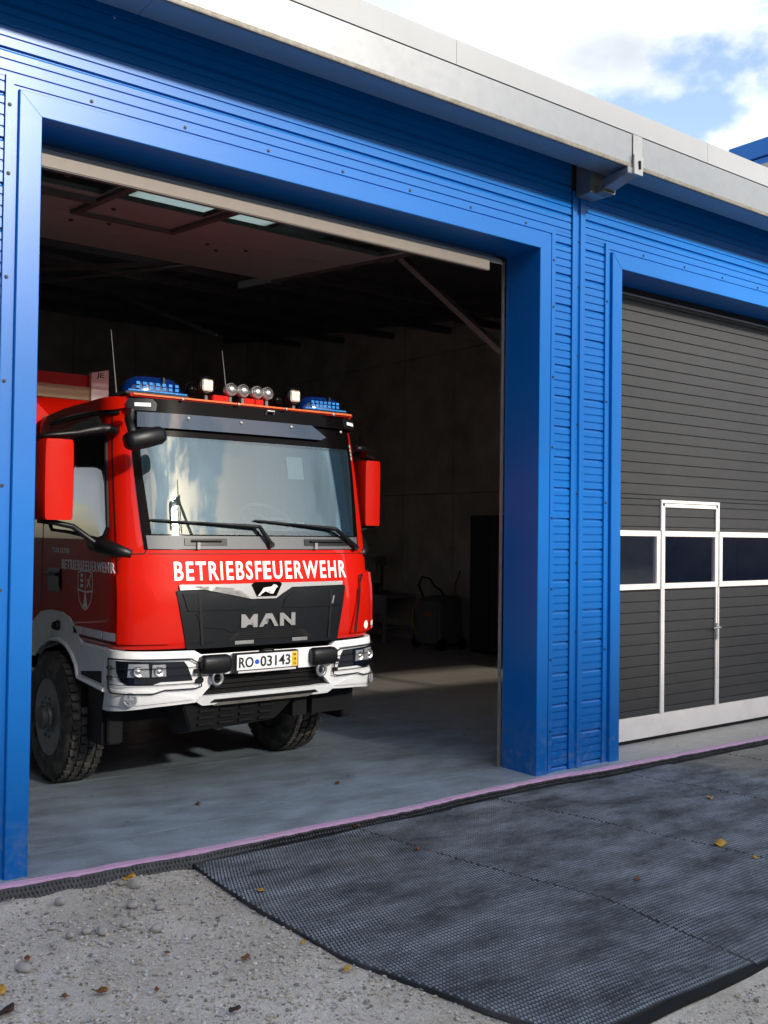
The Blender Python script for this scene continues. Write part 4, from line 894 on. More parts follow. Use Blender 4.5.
patch([(qc-.005,1.52),(qc+.005,1.52),(qc+.028,1.45),(qc+.045,1.425),(qc+.03,1.40),(qc+.015,1.40),(qc,1.44),(qc-.015,1.40),(qc-.03,1.40),(qc-.045,1.425),(qc-.028,1.45)],M['decal_grey'],'crest_flame',FT,off=.004,thick=.003)
# doors: gaps, handle, side windows (both sides)
for s in (-1,1):
    groove([(s*1.165,1.78),(s*1.165,2.86),(s*1.30,2.89),(s*2.62,2.89),(s*2.72,2.80),(s*2.72,1.42)],.012)
    groove([(s*1.165,1.19),(s*1.90,1.19)],.012)
    w=[(s*1.235,2.02),(s*1.30,1.955),(s*1.42,1.935),(s*2.10,1.985),(s*2.48,2.0),(s*2.55,2.06),(s*2.55,2.66),(s*2.46,2.76),(s*1.28,2.76),(s*1.225,2.70)]
    dw=patch(w,M['side_glass'],'side_window',FT,off=.010,thick=.008,stepq=.1,smooth=True)
    for e in range(1):
        mb=MB(); mb.tube([S(p[0],p[1],cab_par,.012) for p in w+[w[0]]],.014,6,cap=False); mb.build('window_seal',M['rubber'],dw)
    patch([(s*1.235,2.72),(s*1.42,2.745),(s*1.9,2.73),(s*2.6,2.66),(s*2.6,2.73),(s*1.9,2.83),(s*1.30,2.85)],M['black'],'wind_deflector',FT,off=.045,thick=.03)
    patch([(s*2.25,1.52),(s*2.31,1.55),(s*2.31,1.66),(s*2.27,1.69),(s*2.55,1.69),(s*2.57,1.66),(s*2.57,1.52),(s*2.54,1.50),(s*2.29,1.50)],M['black'],'door_handle_recess',FT,off=.006,thick=.004)
    mb=MB(); mb.tube([S(s*2.30,1.64,cab_par,.03),S(s*2.42,1.645,cab_par,.04),S(s*2.54,1.64,cab_par,.03)],.014,8); mb.build('door_handle',M['black'],FT)
    for k in range(4): patch([(s*(1.19+.20*k),1.205),(s*(1.37+.20*k),1.205),(s*(1.37+.20*k),1.262),(s*(1.19+.20*k),1.262)],M['decal_grey'],'reflective_strip',FT,off=.005,thick=.004)
# roof: overhanging side edge
for s in (-1,1):
    patch([(s*1.02,2.905),(s*1.12,2.885),(s*1.6,2.905),(s*2.2,2.915),(s*2.68,2.91),(s*2.70,2.945),(s*2.3,2.975),(s*1.02,2.985)],M['red'],'roof_edge',FT,off=.035,thick=.06,stepz=.03)
    patch([(s*1.10,2.858),(s*1.6,2.872),(s*2.66,2.875),(s*2.66,2.905),(s*1.6,2.900),(s*1.10,2.882)],M['rubber'],'roof_seal',FT,off=.020,thick=.02)
# --- grille
gr=[(-.745,1.565),(-.70,1.585),(-.28,1.592),(-.20,1.545),(-.05,1.515),(.16,1.545),(.23,1.592),(.70,1.592),(.745,1.57),(.655,1.145),(-.665,1.145)]
GR=patch(gr,M['grille'],'grille',FT,off=.012,thick=.014)
ch=[(-.72,1.572),(-.27,1.576),(-.16,1.497),(.06,1.497),(.21,1.576),(.70,1.582),(.71,1.612),(-.72,1.607)]
patch(ch,M['chrome'],'chrome_strip',FT,off=.026,thick=.016)
patch([(-.11,1.510),(.06,1.510),(.115,1.60),(.095,1.618),(-.125,1.618),(-.15,1.60)],M['black_gloss'],'emblem_plate',FT,off=.034,thick=.014)
li=[(-.09,1.53),(-.045,1.565),(-.02,1.592),(.055,1.60),(.09,1.618),(.125,1.612),(.135,1.598),(.115,1.588),(.095,1.565),(.07,1.545),(.045,1.545),(.05,1.572),(.0,1.565),(-.04,1.548),(-.07,1.528)]
patch([(q*.8-.035,1.512+(z-1.528)*.95) for q,z in li],M['silver'],'lion_emblem',FT,off=.038,thick=.005,stepq=1,stepz=1)
# sculpted steps of the grille
patch([(-.70,1.545),(-.30,1.548),(-.20,1.49),(-.175,1.42),(-.66,1.42)],M['grille'],'grille_panel',FT,off=.020,thick=.010)
patch([(.70,1.555),(.24,1.548),(.145,1.49),(.12,1.42),(.68,1.42)],M['grille'],'grille_panel',FT,off=.020,thick=.010)
patch([(-.60,1.40),(.60,1.40),(.56,1.30),(.42,1.28),(.36,1.255),(-.33,1.255),(-.38,1.28),(-.56,1.30)],M['grille'],'grille_panel',FT,off=.018,thick=.008)
patch([(-.26,1.265),(.30,1.265),(.40,1.19),(-.34,1.19)],M['rubber'],'grille_intake',FT,off=.014,thick=.004)
for i in range(4): patch([(-.24-.02*i,1.248-.016*i),(.28+.02*i,1.248-.016*i),(.28+.02*i,1.242-.016*i),(-.24-.02*i,1.242-.016*i)],M['grille'],'intake_slat',FT,off=.020,thick=.006)
groove([(-.575,1.53),(-.55,1.17)],.02,off=.0225); groove([(-.64,1.19),(-.46,1.19)],.004,off=.0225,mat_=M['grille'])
groove([(.585,1.54),(.56,1.17)],.02,off=.0225)
patch([(.60,1.50),(.615,1.50),(.60,1.44),(.585,1.44)],M['silver'],'grille_badge',FT,off=.0235,thick=.004)
def grooved_bar(a,b,z,par,off):
    mb=MB()
    for i in range(9):
        t0=a+(b-a)*i/9; t1=a+(b-a)*(i+.75)/9; mb.add([S(t0,z-.011,par,off),S(t1,z-.011,par,off),S(t1+.003,z+.011,par,off),S(t0+.003,z+.011,par,off)],[(0,1,2,3)])
    mb.add([S(a,z-.013,par,off-.002),S(b,z-.013,par,off-.002),S(b,z+.013,par,off-.002),S(a,z+.013,par,off-.002)],[(0,1,2,3)])
    return mb.build('silver_grip',M['silver'],FT)
grooved_bar(-.29,-.13,1.175,cab_par,.024); grooved_bar(.21,.35,1.175,cab_par,.024)
def letter(poly,x0,nm='maker_letter'):
    patch([(x0+a*.14,1.285+b*.098) for a,b in poly],M['silver'],nm,FT,off=.034,thick=.012,stepq=1,stepz=1)
letter([(0,0),(.26,0),(.26,.52),(.42,.20),(.58,.20),(.74,.52),(.74,0),(1,0),(1,1),(.76,1),(.5,.56),(.24,1),(0,1)],-.245)
letter([(-.08,0),(.18,0),(.28,.20),(.50,.20),(.50,.40),(.37,.40),(.46,.62),(.60,.62),(.78,.20),(.88,0),(1.14,0),(.68,1),(.38,1)],-.082)
letter([(0,0),(.26,0),(.26,.60),(.76,0),(1,0),(1,1),(.74,1),(.74,.40),(.24,1),(0,1)],.090)
# logo on the right air deflector
mb=MB(); ctr=(1.00,1.245); vs=[S(ctr[0]+.035*math.cos(t),ctr[1]+.035*math.sin(t),cab_par,.0255) for t in [2*math.pi*k/20 for k in range(20)]]; mb.add(vs,[tuple(range(20))]); mb.build('round_logo',M['letter'],FT)
fit_text('SCHMI',.15,.036,lambda x,y,k:S(1.125+x,1.235+y,cab_par,.0485 if k else .044),M['letter'],'logo_lettering',FT,bold=.02)
groove([(1.06,1.222),(1.20,1.222)],.006,off=.048,mat_=M['letter'],name='logo_line')
# --- bumper (white), separate segments so the openings stay open
bh=dict(par=bum_par,thick=.05)
BT=1.125; 
def bpatch(poly,name='bumper',mat_=None,off=0.0,thick=.045,parent=FT,**k): return patch(poly,mat_ or M['white'],name,parent,par=bum_par,off=off,thick=thick,**k)
BUM=bpatch([(-1.36,1.145),(-.62,1.135),(-.57,1.105),(.57,1.105),(.62,1.135),(1.36,1.145),(1.36,1.09),(.64,1.085),(.60,1.05),(.52,.955),(-.52,.955),(-.60,1.05),(-.64,1.085),(-1.36,1.09)],off=.012)
bpatch([(-1.365,1.088),(-.638,1.083),(-.598,1.048),(-.465,.905),(-.57,.80),(-.60,.762),(-.90,.745),(-1.28,.70),(-1.365,.70)],'bumper_corner',off=.004)
bpatch([(1.365,1.088),(.638,1.083),(.598,1.048),(.465,.905),(.57,.80),(.60,.762),(.90,.745),(1.28,.70),(1.365,.70)],'bumper_corner',off=.004)
bpatch([(-.575,.803),(.575,.803),(.595,.764),(.55,.735),(-.55,.735),(-.595,.764)],'bumper_bottom_bar',off=.010)
bpatch([(-1.34,.80),(-1.26,.865),(-.95,.865),(-.72,.82),(-.62,.79),(-.88,.775),(-1.30,.745)],'bumper_crease',off=.012,thick=.02)
bpatch([(1.34,.80),(1.26,.865),(.95,.865),(.72,.82),(.62,.79),(.88,.775),(1.30,.745)],'bumper_crease',off=.012,thick=.02)
bpatch([(-.55,.97),(.55,.97),(.62,.78),(-.62,.78)],'lower_intake',M['rubber'],off=-.05,thick=.02)
for i in range(4): bpatch([(-.53,.925-.035*i),(.53,.925-.035*i),(.53,.917-.035*i),(-.53,.917-.035*i)],'intake_slat',M['black'],off=-.02,thick=.012)
mb=MB(); mb.box(XC+.12,XC+.22,.80,.84,.80,.96); mb.build('tow_crossbar',M['galv_edge'],FT)
bpatch([(-.42,.752),(.40,.752),(.36,.733),(-.46,.733)],'spoiler_strip',M['galv_edge'],off=.022,thick=.02)
bpatch([(-.46,.776),(.42,.776),(.45,.756),(-.49,.756)],'spoiler_lip',M['black'],off=.018,thick=.015)
# dark bumper top tread
mb=MB(); 
for s in (-1,1):
    # headlights
    hp=[(s*1.195,1.072),(s*.70,1.062),(s*.675,1.03),(s*.635,.925),(s*.70,.925),(s*.86,.925),(s*.93,.905),(s*1.10,.905),(s*1.15,.93),(s*1.185,.99)]
    hl=bpatch(hp,'headlight',M['lamp_dark'],off=.010,thick=.02)
    for (q,z,w,h) in ((s*1.02,1.005,.075,.048),(s*.88,1.003,.050,.045)):
        g=bpatch([(q-w,z-h),(q+w,z-h),(q+w*.9,z+h),(q-w*.9,z+h)],'reflector',M['lamp_glass'],off=.016,thick=.012,parent=hl)
        c0=S(q,z,bum_par,.019); rr=.040 if w>.06 else .036
        b2=MB(); b2.lathe([(0,rr),(-.006,rr*.92),(-.002,rr*.6),(-.012,rr*.35),(-.014,rr*.1)],c0,'y',20); b2.build('lens',M['silver'],hl,autosmooth=.7)
    # wire guard
    gp=[(s*1.25,1.085),(s*.655,1.075),(s*.60,1.05),(s*.575,.88),(s*.62,.868),(s*.84,.868),(s*.92,.845),(s*1.22,.845),(s*1.25,.87),(s*1.25,1.085)]
    b2=MB()
    def dens(P):
        out=[]
        for a,b in zip(P[:-1],P[1:]):
            n=max(1,int(math.hypot(a[0]-b[0],a[1]-b[1])/.05)); out+=[S(a[0]+(b[0]-a[0])*i/n,a[1]+(b[1]-a[1])*i/n,bum_par,.030) for i in range(n)]
        return out+[S(P[-1][0],P[-1][1],bum_par,.030)]
    b2.tube(dens(gp),.0055,6)
    for z in (.905,.96,1.02): b2.tube(dens([(s*1.25,z),(s*.58,z+.004)]),.0028,5)
    wg=b2.build('headlight_guard',M['rubber'],FT)
    for q,z in ((s*.615,.99),(s*.60,.92),(s*1.25,1.02),(s*1.25,.95)):
        b3=MB(); p=S(q,z,bum_par,.02); b3.lathe([(.02,.016),(-.02,.016)],p,'y',10); b3.build('guard_clamp',M['rubber'],wg)
    # fog lamp
    c=S(s*1.07,.805,bum_par,.016); n=snorm(s*1.07,.805,bum_par)
    def disc(r0,r1,dpt,mt,nm,par_):
        b4=MB(); N_=Vector(n); u=N_.cross(Vector((0,0,1))).normalized(); v=u.cross(N_); vs=[]
        for rr,dd in ((r0,0),(r0,dpt),(r1,dpt+.002),(r1*.9,dpt-.004)):
            for k in range(20): t=2*math.pi*k/20; vs.append(Vector(c)+N_*dd+(u*math.cos(t)+v*math.sin(t))*rr)
        b4.add(vs,[(i*20+k,i*20+(k+1)%20,(i+1)*20+(k+1)%20,(i+1)*20+k) for i in range(3) for k in range(20)]+[tuple(60+k for k in range(20))])
        return b4.build(nm,mt,par_)
    fl=disc(.052,.044,.010,M['chrome'],'fog_lamp',FT); disc(.040,.036,.008,M['lamp_glass'],'lens',fl)
    b4=MB(); cc=Vector(c)+Vector(n)*.018; u=Vector(n).cross(Vector((0,0,1))).normalized(); b4.tube([cc-u*.03,cc+u*.03],.004,5); b4.tube([cc-Vector((0,0,.03)),cc+Vector((0,0,.03))],.004,5); b4.tube([cc+(u*math.cos(t)+Vector((0,0,1))*math.sin(t))*.018 for t in [2*math.pi*k/14 for k in range(15)]],.003,5); b4.build('lamp_grid',M['chrome'],fl)
    # rubber buffer pads
    qa=-.475 if s<0 else .465
    patchp=[(qa-.115,1.045),(qa-.095,1.105),(qa+.085,1.105),(qa+.115,1.07),(qa+.115,.985),(qa+.09,.965),(qa-.10,.965),(qa-.115,.985)]
    p0=S(qa,1.035,bum_par,.05); b5=MB(); b5.hexa([(p0[0]-.112,p0[1]-.035,.968),(p0[0]+.112,p0[1]-.035,.968),(p0[0]+.112,p0[1]+.06,.968),(p0[0]-.112,p0[1]+.06,.968),(p0[0]-.108,p0[1]-.035,1.108),(p0[0]+.108,p0[1]-.035,1.108),(p0[0]+.108,p0[1]+.06,1.108),(p0[0]-.108,p0[1]+.06,1.108)]); b5=MB(); loft(b5,[(p0[0]+u*.118,p0[1]+.012,1.036) for u in (-1,-.93,-.75,.75,.93,1)],[.035,.058,.068,.068,.058,.035],[.03,.045,.05,.05,.045,.03],ex=3.5); b5.build('buffer_pad',M['black'],FT,smooth=True)
    qs=-.46 if s<0 else .45; p0=S(qs,.93,bum_par,.02); b6=MB(); b6.tube([(p0[0]+.040*math.sin(t),p0[1]-.02,p0[2]+.045*math.cos(t)) for t in [2*math.pi*k/16 for k in range(17)]],.013,8); b6.build('shackle',M['galv'],FT,smooth=True)
    b6=MB(); b6.lathe([(0,.026),(-.012,.024)],S(qs-.12*1 if s<0 else qs+.0,.925,bum_par,.012),'y',14); b6.build('tow_eye_cap',M['rubber'],FT)
# number plate
px,py=XC-.062,.655
PL=MB(); PL.box(px-.275,px+.275,py,py+.055,.955,1.105); PL=PL.build('number_plate',M['black'],FT,bevel=.004)
b=MB(); b.box(px-.262,px+.262,py-.004,py-.001,.982,1.095); b.build('plate_face',M['plate_white'],PL)
b=MB(); b.box(px+.210,px+.258,py-.0065,py-.0045,.984,1.093); b.build('plate_date_strip',M['plate_yellow'],PL)
pf=lambda cx,cz: (lambda x,y,k: (px+cx+x,py-(.0085 if k else .004),cz+y))
fit_text('RO',.122,.078,pf(-.185,.999),M['plate_black'],'plate_lettering',PL,bold=.012)
fit_text('03143',.262,.078,pf(.066,.999),M['plate_black'],'plate_lettering',PL,bold=.012)
fit_text('04',.026,.020,lambda x,y,k:(px+.234+x,py-(.009 if k else .005),1.062+y),M['plate_black'],'date_lettering',PL); fit_text('28',.026,.020,lambda x,y,k:(px+.234+x,py-(.009 if k else .005),1.028+y),M['plate_black'],'date_lettering',PL); fit_text('22',.026,.020,lambda x,y,k:(px+.234+x,py-(.009 if k else .005),.996+y),M['plate_black'],'date_lettering',PL)
b=MB(); b.lathe([(0,.018),(-.004,.018)],(px-.094,py-.0045,1.037),'y',20); b.build('registration_seal',M['plate_blue'],PL)
b=MB(); b.box(px-.25,px+.25,py-.003,py+.0,.960,.974); b.build('dealer_strip',M['decal_grey'],PL)
b=MB(); b.tube([(px-.06,py+.02,1.108),(px-.04,py-.01,1.122),(px+.04,py-.01,1.122),(px+.06,py+.02,1.108)],.008,8); b.build('plate_lamp',M['rubber'],FT)
# --- underbody
b=MB(); b.hexa([(XC-.60,.84,.54),(XC+.12,.84,.56),(XC+.12,1.15,.48),(XC-.60,1.15,.46),(XC-.68,.80,.735),(XC+.30,.80,.735),(XC+.30,1.15,.70),(XC-.68,1.15,.70)]); b.build('skid_plate',M['rubber'],FT,bevel=.01)
for i in range(3):
    for j in range(4): b=MB(); b.box(XC-.55+.17*j,XC-.43+.17*j,.812-.010*i,.835-.010*i,.575+.05*i,.592+.05*i); b.build('skid_slot',M['black'],FT)
b=MB()
b.box(XC+.60,XC+.92,1.05,1.22,.52,.70)
b.box(XC-.45,XC-.32,.9,8.4,.55,.80); b.box(XC+.32,XC+.45,.9,8.4,.55,.80); b.box(XC-.95,XC+.95,2.02,2.18,.42,.56)
b.box(XC-.9,XC+.9,1.3,1.7,.72,1.14); b.box(XC-.9,XC+.9,1.72,2.9,1.02,1.16); b.lathe([(-.16,.10),(-.08,.2),(.08,.2),(.16,.1)],(XC,2.1,.5),'y',16)
b.build('chassis',M['rubber'],FT)
b=MB(); b.lathe([(0,.055),(-.05,.05)],(XC-.30,1.0,.55),'y',14); b.build('towing_pin',M['steel_dark'],FT)
# --- wheels
TR=.515
def wheel(x_out,yc,side,parent,nb=44,twin=False):
    """side -1: outer face looks to -x"""
    s=side; wd=.33; c=(x_out,yc,TR)
    def X(o): return -s*o  # o grows inward from the outer face
    b=MB(); b.lathe([(X(.02),.30),(X(.03),.285),(X(.10),.25),(X(.12),.22),(X(.05),.19),(X(.03),.12),(X(-.005),.11),(X(-.012),.06)],c,'x',40); rim=b.build('wheel',M['rim'],parent,autosmooth=.7)
    b=MB()
    prof=[(X(.035),.295),(X(.012),.31),(X(.0),.36),(X(.002),.42),(X(.018),.462),(X(.035),.484),(X(.10),.490),(X(.20),.490),(X(wd-.035),.484),(X(wd-.018),.462),(X(wd),.40),(X(wd-.01),.31),(X(wd-.04),.295)]
    b.lathe(prof,c,'x',64)
    for k in range(nb):
        for r,(o0,o1) in enumerate(((.034,.092),(.104,.162),(.174,.230),(.242,.298))):
            t=2*math.pi*(k+.5*(r%2))/nb; dt=2*math.pi/nb*.36
            R0,R1=.486,.516; vs=[]
            for rr in (R0,R1 if r in(1,2) else .513):
                for tt,oo in ((t-dt,o0),(t+dt,o0+.008),(t+dt,o1),(t-dt,o1-.008)): vs.append((c[0]+X(oo),c[1]+rr*math.cos(tt),c[2]+rr*math.sin(tt)))
            b.hexa(vs)
    b.build('tyre',M['tyre'],rim,autosmooth=.5)
    b=MB()
    for k in range(10):
        t=2*math.pi*k/10; p=(c[0]+X(.045),c[1]+.155*math.cos(t),c[2]+.155*math.sin(t)); b.lathe([(0,.015),(-X(.035) if False else (s*.035),.014)],p,'x',8)
    b.lathe([(X(.03),.095),(X(-.045),.088),(X(-.055),.05)],c,'x',20)
    b.build('hub',M['steel_dark'],rim,autosmooth=.6)
    return rim
W0=wheel(XC-1.235,2.10,-1,FT); W1=wheel(XC+1.13,2.12,1,FT)
for W_,dy in ((W0,3.7),(W1,3.7)):
    c=copy_tree(W_,FT); c.location=Vector(W_.location)+Vector((0,dy,0))
# --- white front fenders with wheel arch
for s in (-1,1):
    xo=XC+s*1.135; xi=XC+s*.98
    out=[(1.14,1.15),(1.60,1.15),(1.72,1.24),(1.86,1.325),(2.02,1.36),(2.30,1.36),(2.55,1.33),(2.78,1.22),(2.86,1.10),(2.86,.95)]
    inn=[(1.14,.845),(1.66,.875),(1.70,.96),(1.80,1.04),(1.93,1.10),(2.10,1.125),(2.30,1.11),(2.52,1.04),(2.66,.95),(2.70,.95)]
    n=len(out); vs=[(xo,y,z) for y,z in out]+[(xo,y,z) for y,z in inn]+[(xi,y,z) for y,z in out]+[(xi,y,z) for y,z in inn]
    fs=[]
    for i in range(n-1):
        fs+=[(i,i+1,n+i+1,n+i),(2*n+i,3*n+i,3*n+i+1,2*n+i+1),(i,2*n+i,2*n+i+1,i+1),(n+i,n+i+1,3*n+i+1,3*n+i)]
    fs+=[(0,n,3*n,2*n),(n-1,3*n-1,4*n-1,2*n-1)]
    b=MB(); b.add(vs,fs); fe=b.build('fender',M['white'],FT,bevel=.012,autosmooth=.6)
    b=MB(); b.tube([(xo-.0+s*.005,y,z) for y,z in inn],.016,8); b.build('arch_lip',M['white'],fe)
    b=MB(); b.hexa([(xo+s*.003,1.20,.885),(xo+s*.003,1.60,.905),(xo-s*.01,1.60,.905),(xo-s*.01,1.20,.885),(xo+s*.003,1.20,.975),(xo+s*.003,1.60,.93),(xo-s*.01,1.60,.93),(xo-s*.01,1.20,.975)]); b.build('step_slot',M['rubber'],fe)
    b=MB(); b.tube([(xo+s*.0,2.12,1.235),(xo+s*.045,2.10,1.235)],[.045,.03],12); b.build('side_marker',M['black'],fe,smooth=True)
    b=MB(); b.box(min(xo-s*.02,xi),max(xo-s*.02,xi),1.22,1.52,.42,.86); b.box(min(xo-s*.04,xi),max(xo-s*.04,xi),1.16,1.24,.44,.70); b.build('front_step',M['rubber'],FT,bevel=.01)
    b=MB()
    ar=[(1.60,.60),(1.62,.95),(1.78,1.05),(2.1,1.11),(2.45,1.03),(2.62,.92),(2.66,.60)]
    for p,q in zip(ar[:-1],ar[1:]): b.hexa([(XC+s*.80,p[0],p[1]-.02),(XC+s*1.13,p[0],p[1]-.02),(XC+s*1.13,q[0],q[1]-.02),(XC+s*.80,q[0],q[1]-.02),(XC+s*.80,p[0],p[1]),(XC+s*1.13,p[0],p[1]),(XC+s*1.13,q[0],q[1]),(XC+s*.80,q[0],q[1])])
    b.build('wheel_housing',M['black'],FT)
# --- mirrors
for s in (-1,1):
    def X(v): return XC+s*v
    if s<0: bx0,bx1,ya,yb=1.63,1.365,1.13,1.33
    else: bx0,bx1,ya,yb=1.43,1.22,1.22,1.42
    z0,z1=2.07,2.64
    b=MB(); vs=[]
    for z,k in ((z0,.88),(z0+.02,.97),(z0+.20,1),(z1-.14,1),(z1-.02,.97),(z1,.90)):
        cxm=(bx0+bx1)/2; hw=(bx0-bx1)/2*k
        for ux,uy in ((-1,.9),(-.98,.35),(-.75,.0),(.0,-.10),(.75,.0),(.98,.35),(1,.9)):
            vs.append((X(cxm+hw*ux),ya+(yb-ya)*uy,z))
    n=7; rows=6; fs=[(i*n+k,i*n+(k+1)%n,(i+1)*n+(k+1)%n,(i+1)*n+k) for i in range(rows-1) for k in range(n)]+[tuple(range(n)),tuple((rows-1)*n+k for k in range(n))[::-1]]
    b.add(vs,fs); mr_=b.build('wing_mirror',M['red'],FT,autosmooth=.9)
    b=MB(); x0,x1=sorted((X(bx1+.012),X(bx0-.012))); b.box(x0,x1,yb-.018,yb+.004,z0+.03,z1-.03); b.build('mirror_glass',M['side_glass'],mr_)
    # black caps and arms
    b=MB(); loft(b,[(X(bx0+.0),ya+.10,z1+.01),(X(bx0-.04),ya+.09,z1+.022),(X((bx0+bx1)/2),ya+.08,z1+.035),(X(bx1),ya+.08,z1+.055),(X(1.24),1.21,z1+.085),(X(1.15),1.19,z1+.10),(X(1.08),1.12,z1+.09)],[(.7 if s<0 else .45)*v for v in (.012,.026,.036,.045,.055,.06,.045)],[(.85 if s<0 else .6)*v for v in (.06,.09,.10,.09,.08,.07,.05)],ex=2.6); b.build('upper_arm',M['black'],mr_,smooth=True)
    b=MB(); b.tube([(X(bx0-.01),ya+.08,z0-.008),(X((bx0+bx1)/2),ya+.06,z0-.02),(X(bx1),ya+.08,z0-.045),(X(1.22),1.20,z0-.15),(X(1.12),1.18,1.86)],[.015,.02,.021,.024,.03],12); b.build('lower_arm',M['black'],mr_,smooth=True)
    b=MB(); b.tube([(X(1.17),1.32,1.90),(X(1.165),1.18,1.89),(X(1.10),1.05,1.86),(X(1.02),.96,1.83)],[.05,.058,.05,.03],12); b.build('arm_foot',M['black'],mr_,smooth=True)
# kerb mirror ahead of the windscreen corner (truck's right side, on the left here)
b=MB(); loft(b,[(2.735+.29*t,.66,2.605+.075*t) for t in (0,.04,.14,.5,.86,.96,1)],[.03,.050,.066,.070,.064,.048,.025],[.03,.06,.075,.08,.075,.055,.03],ex=2.8)
km=b.build('kerb_mirror',M['black'],FT,smooth=True)
b=MB(); b.tube([(2.80,.68,2.67),(2.84,.85,2.78),(2.92,1.02,2.86)],[.03,.03,.035],10); b.build('mirror_bracket',M['black'],km,smooth=True)
# --- roof equipment
RZ=3.0
b=MB(); b.box(XC-1.00,XC+1.00,1.09,1.16,RZ-.012,RZ+.012); b.build('light_rail',M['red'],FT,bevel=.004)
def beacon(x0,x1,yc,z0,z1,nm='blue_beacon'):
    b=MB(); vs=[]; xm=(x0+x1)/2; hw=(x1-x0)/2; prof=[(0,1),(.12,1.0),(.45,.93),(.75,.82),(.95,.66),(1.0,.55)]
    for t,k in prof:
        z=z0+(z1-z0)*t
        for a in range(24):
            th=2*math.pi*a/24; c_,s_=math.cos(th),math.sin(th); r=(abs(c_)**2.6+abs(s_)**2.6)**(-1/2.6)
            vs.append((xm+hw*k*r*c_,yc+.11*k*r*s_,z))
    fs=[(i*24+k,i*24+(k+1)%24,(i+1)*24+(k+1)%24,(i+1)*24+k) for i in range(5) for k in range(24)]+[tuple(120+k for k in range(24))]
    b.add(vs,fs); bc=b.build(nm,M['blue_lens'],FT,autosmooth=.8)
    b=MB(); b.box(x0-.01,x1+.01,yc-.12,yc+.12,z0-.022,z0-.001); b.build('beacon_base',M['black'],bc,bevel=.005)
    b=MB(); b.box(x0+.01,x1-.01,yc-.122,yc-.118,z0+.002,z0+.012); b.build('edge_glow',M['blue_led'],bc)
    b=MB()
    for i in range(7):
        xx=x0+.09+(x1-x0-.18)*i/6; 
        for zz in (z0+.035,z0+.065): b.box(xx-.014,xx+.014,yc-.109,yc-.101,zz-.010,zz+.010)
    b.build('led_blocks',M['blue_led'],bc)
    b=MB(); b.box(xm+hw*.2-.008,xm+hw*.2+.008,yc-.108,yc+.08,z0,z1-.004); b.build('divider',M['black'],bc)
    return bc
beacon(2.93,3.42,1.22,3.03,3.155); beacon(4.47,4.90,1.22,3.028,3.145)
def round_lamp(x,z,r,mt_h,mt_l,nm,y=1.16,sq=False):
    b=MB(); b.lathe([(.07,r*.55),(.03,r*.95),(-.02,r),(-.028,r*.9),(-.012,r*.82)],(x,y,z),'y',22); L_=b.build(nm,mt_h,FT,autosmooth=.7)
    b=MB()
    if sq:
        b.box(x-r*.62,x+r*.62,y-.033,y-.02,z-r*.62,z+r*.62); o_=b.build('led_lens',mt_l,L_,bevel=.012)
        b=MB()
        for i in (-1,1):
            for j in (-1,1): b.lathe([(0,r*.22),(-.003,r*.2)],(x+i*r*.28,y-.034,z+j*r*.28),'y',10)
        b.build('led_chip',M['letter'],L_)
    else:
        b.lathe([(-.014,r*.82),(-.034,r*.6),(-.042,r*.25)],(x,y,z),'y',20); b.build('lens',mt_l,L_,smooth=True)
    b=MB(); b.box(x-.012,x+.012,y-.005,y+.04,RZ,z-r*.8); b.build('lamp_foot',M['steel_dark'],L_)
    return L_
round_lamp(3.60,3.135,.072,M['black'],M['led'],'work_lamp',sq=True); round_lamp(4.40,3.125,.072,M['black'],M['led'],'work_lamp',sq=True)
ST=M['silver']
for x in (3.795,3.905,4.03,4.125): round_lamp(x,3.118,.052,M['chrome'],M['silver'],'spot_lamp',y=1.13)
for x in (3.46,4.225): round_lamp(x,3.07 if x>4 else 3.085,.058,M['black'],M['black_gloss'],'horn',y=1.14)
for x,w in ((3.71,.10),(3.97,.07),(4.05,.05)): b=MB(); b.box(x-w/2-.02,x+w/2+.02,1.12,1.26,RZ+.012,RZ+.065); b.build('lamp_block',M['red'],FT,bevel=.006)
b=MB(); b.box(XC-.98,XC+.98,1.075,1.088,RZ+.000,RZ+.012); b.build('orange_edge',M['orange'],FT)
for p,q in (((3.86,1.3,3.05),(3.83,1.34,3.46)),((3.02,1.5,2.98),(2.98,1.55,3.55))):
    b=MB(); b.tube([p,q],[.006,.0025],6); b.lathe([(0,.025),(.03,.015)],(p[0],p[1],p[2]-.02),'z',10); b.build('antenna',M['steel_dark'],FT)
b=MB(); b.tube([(XC+1.08,1.5,2.80),(XC+1.26,2.2,3.16)],[.008,.005],6); b.build('side_rod',M['track'],FT)
# --- tipper body behind the cab
TB=M['red']
b=MB(); b.box(XC-1.12,XC+1.12,3.35,8.3,1.25,2.45); b.build('tipper_body',TB,FT,bevel=.02)
b=MB(); 
for s in (-1,1):
    x0=XC+s*1.13
    b.hexa([(XC-1.12,2.98,1.30),(XC+1.12,2.98,1.30),(XC+1.12,3.06,1.30),(XC-1.12,3.06,1.30),(XC-1.12,2.98,2.80),(XC+1.12,2.98,2.80),(XC+1.12,3.06,2.80),(XC-1.12,3.06,2.80)]) if s<0 else None
hb=b.build('headboard',TB,FT)
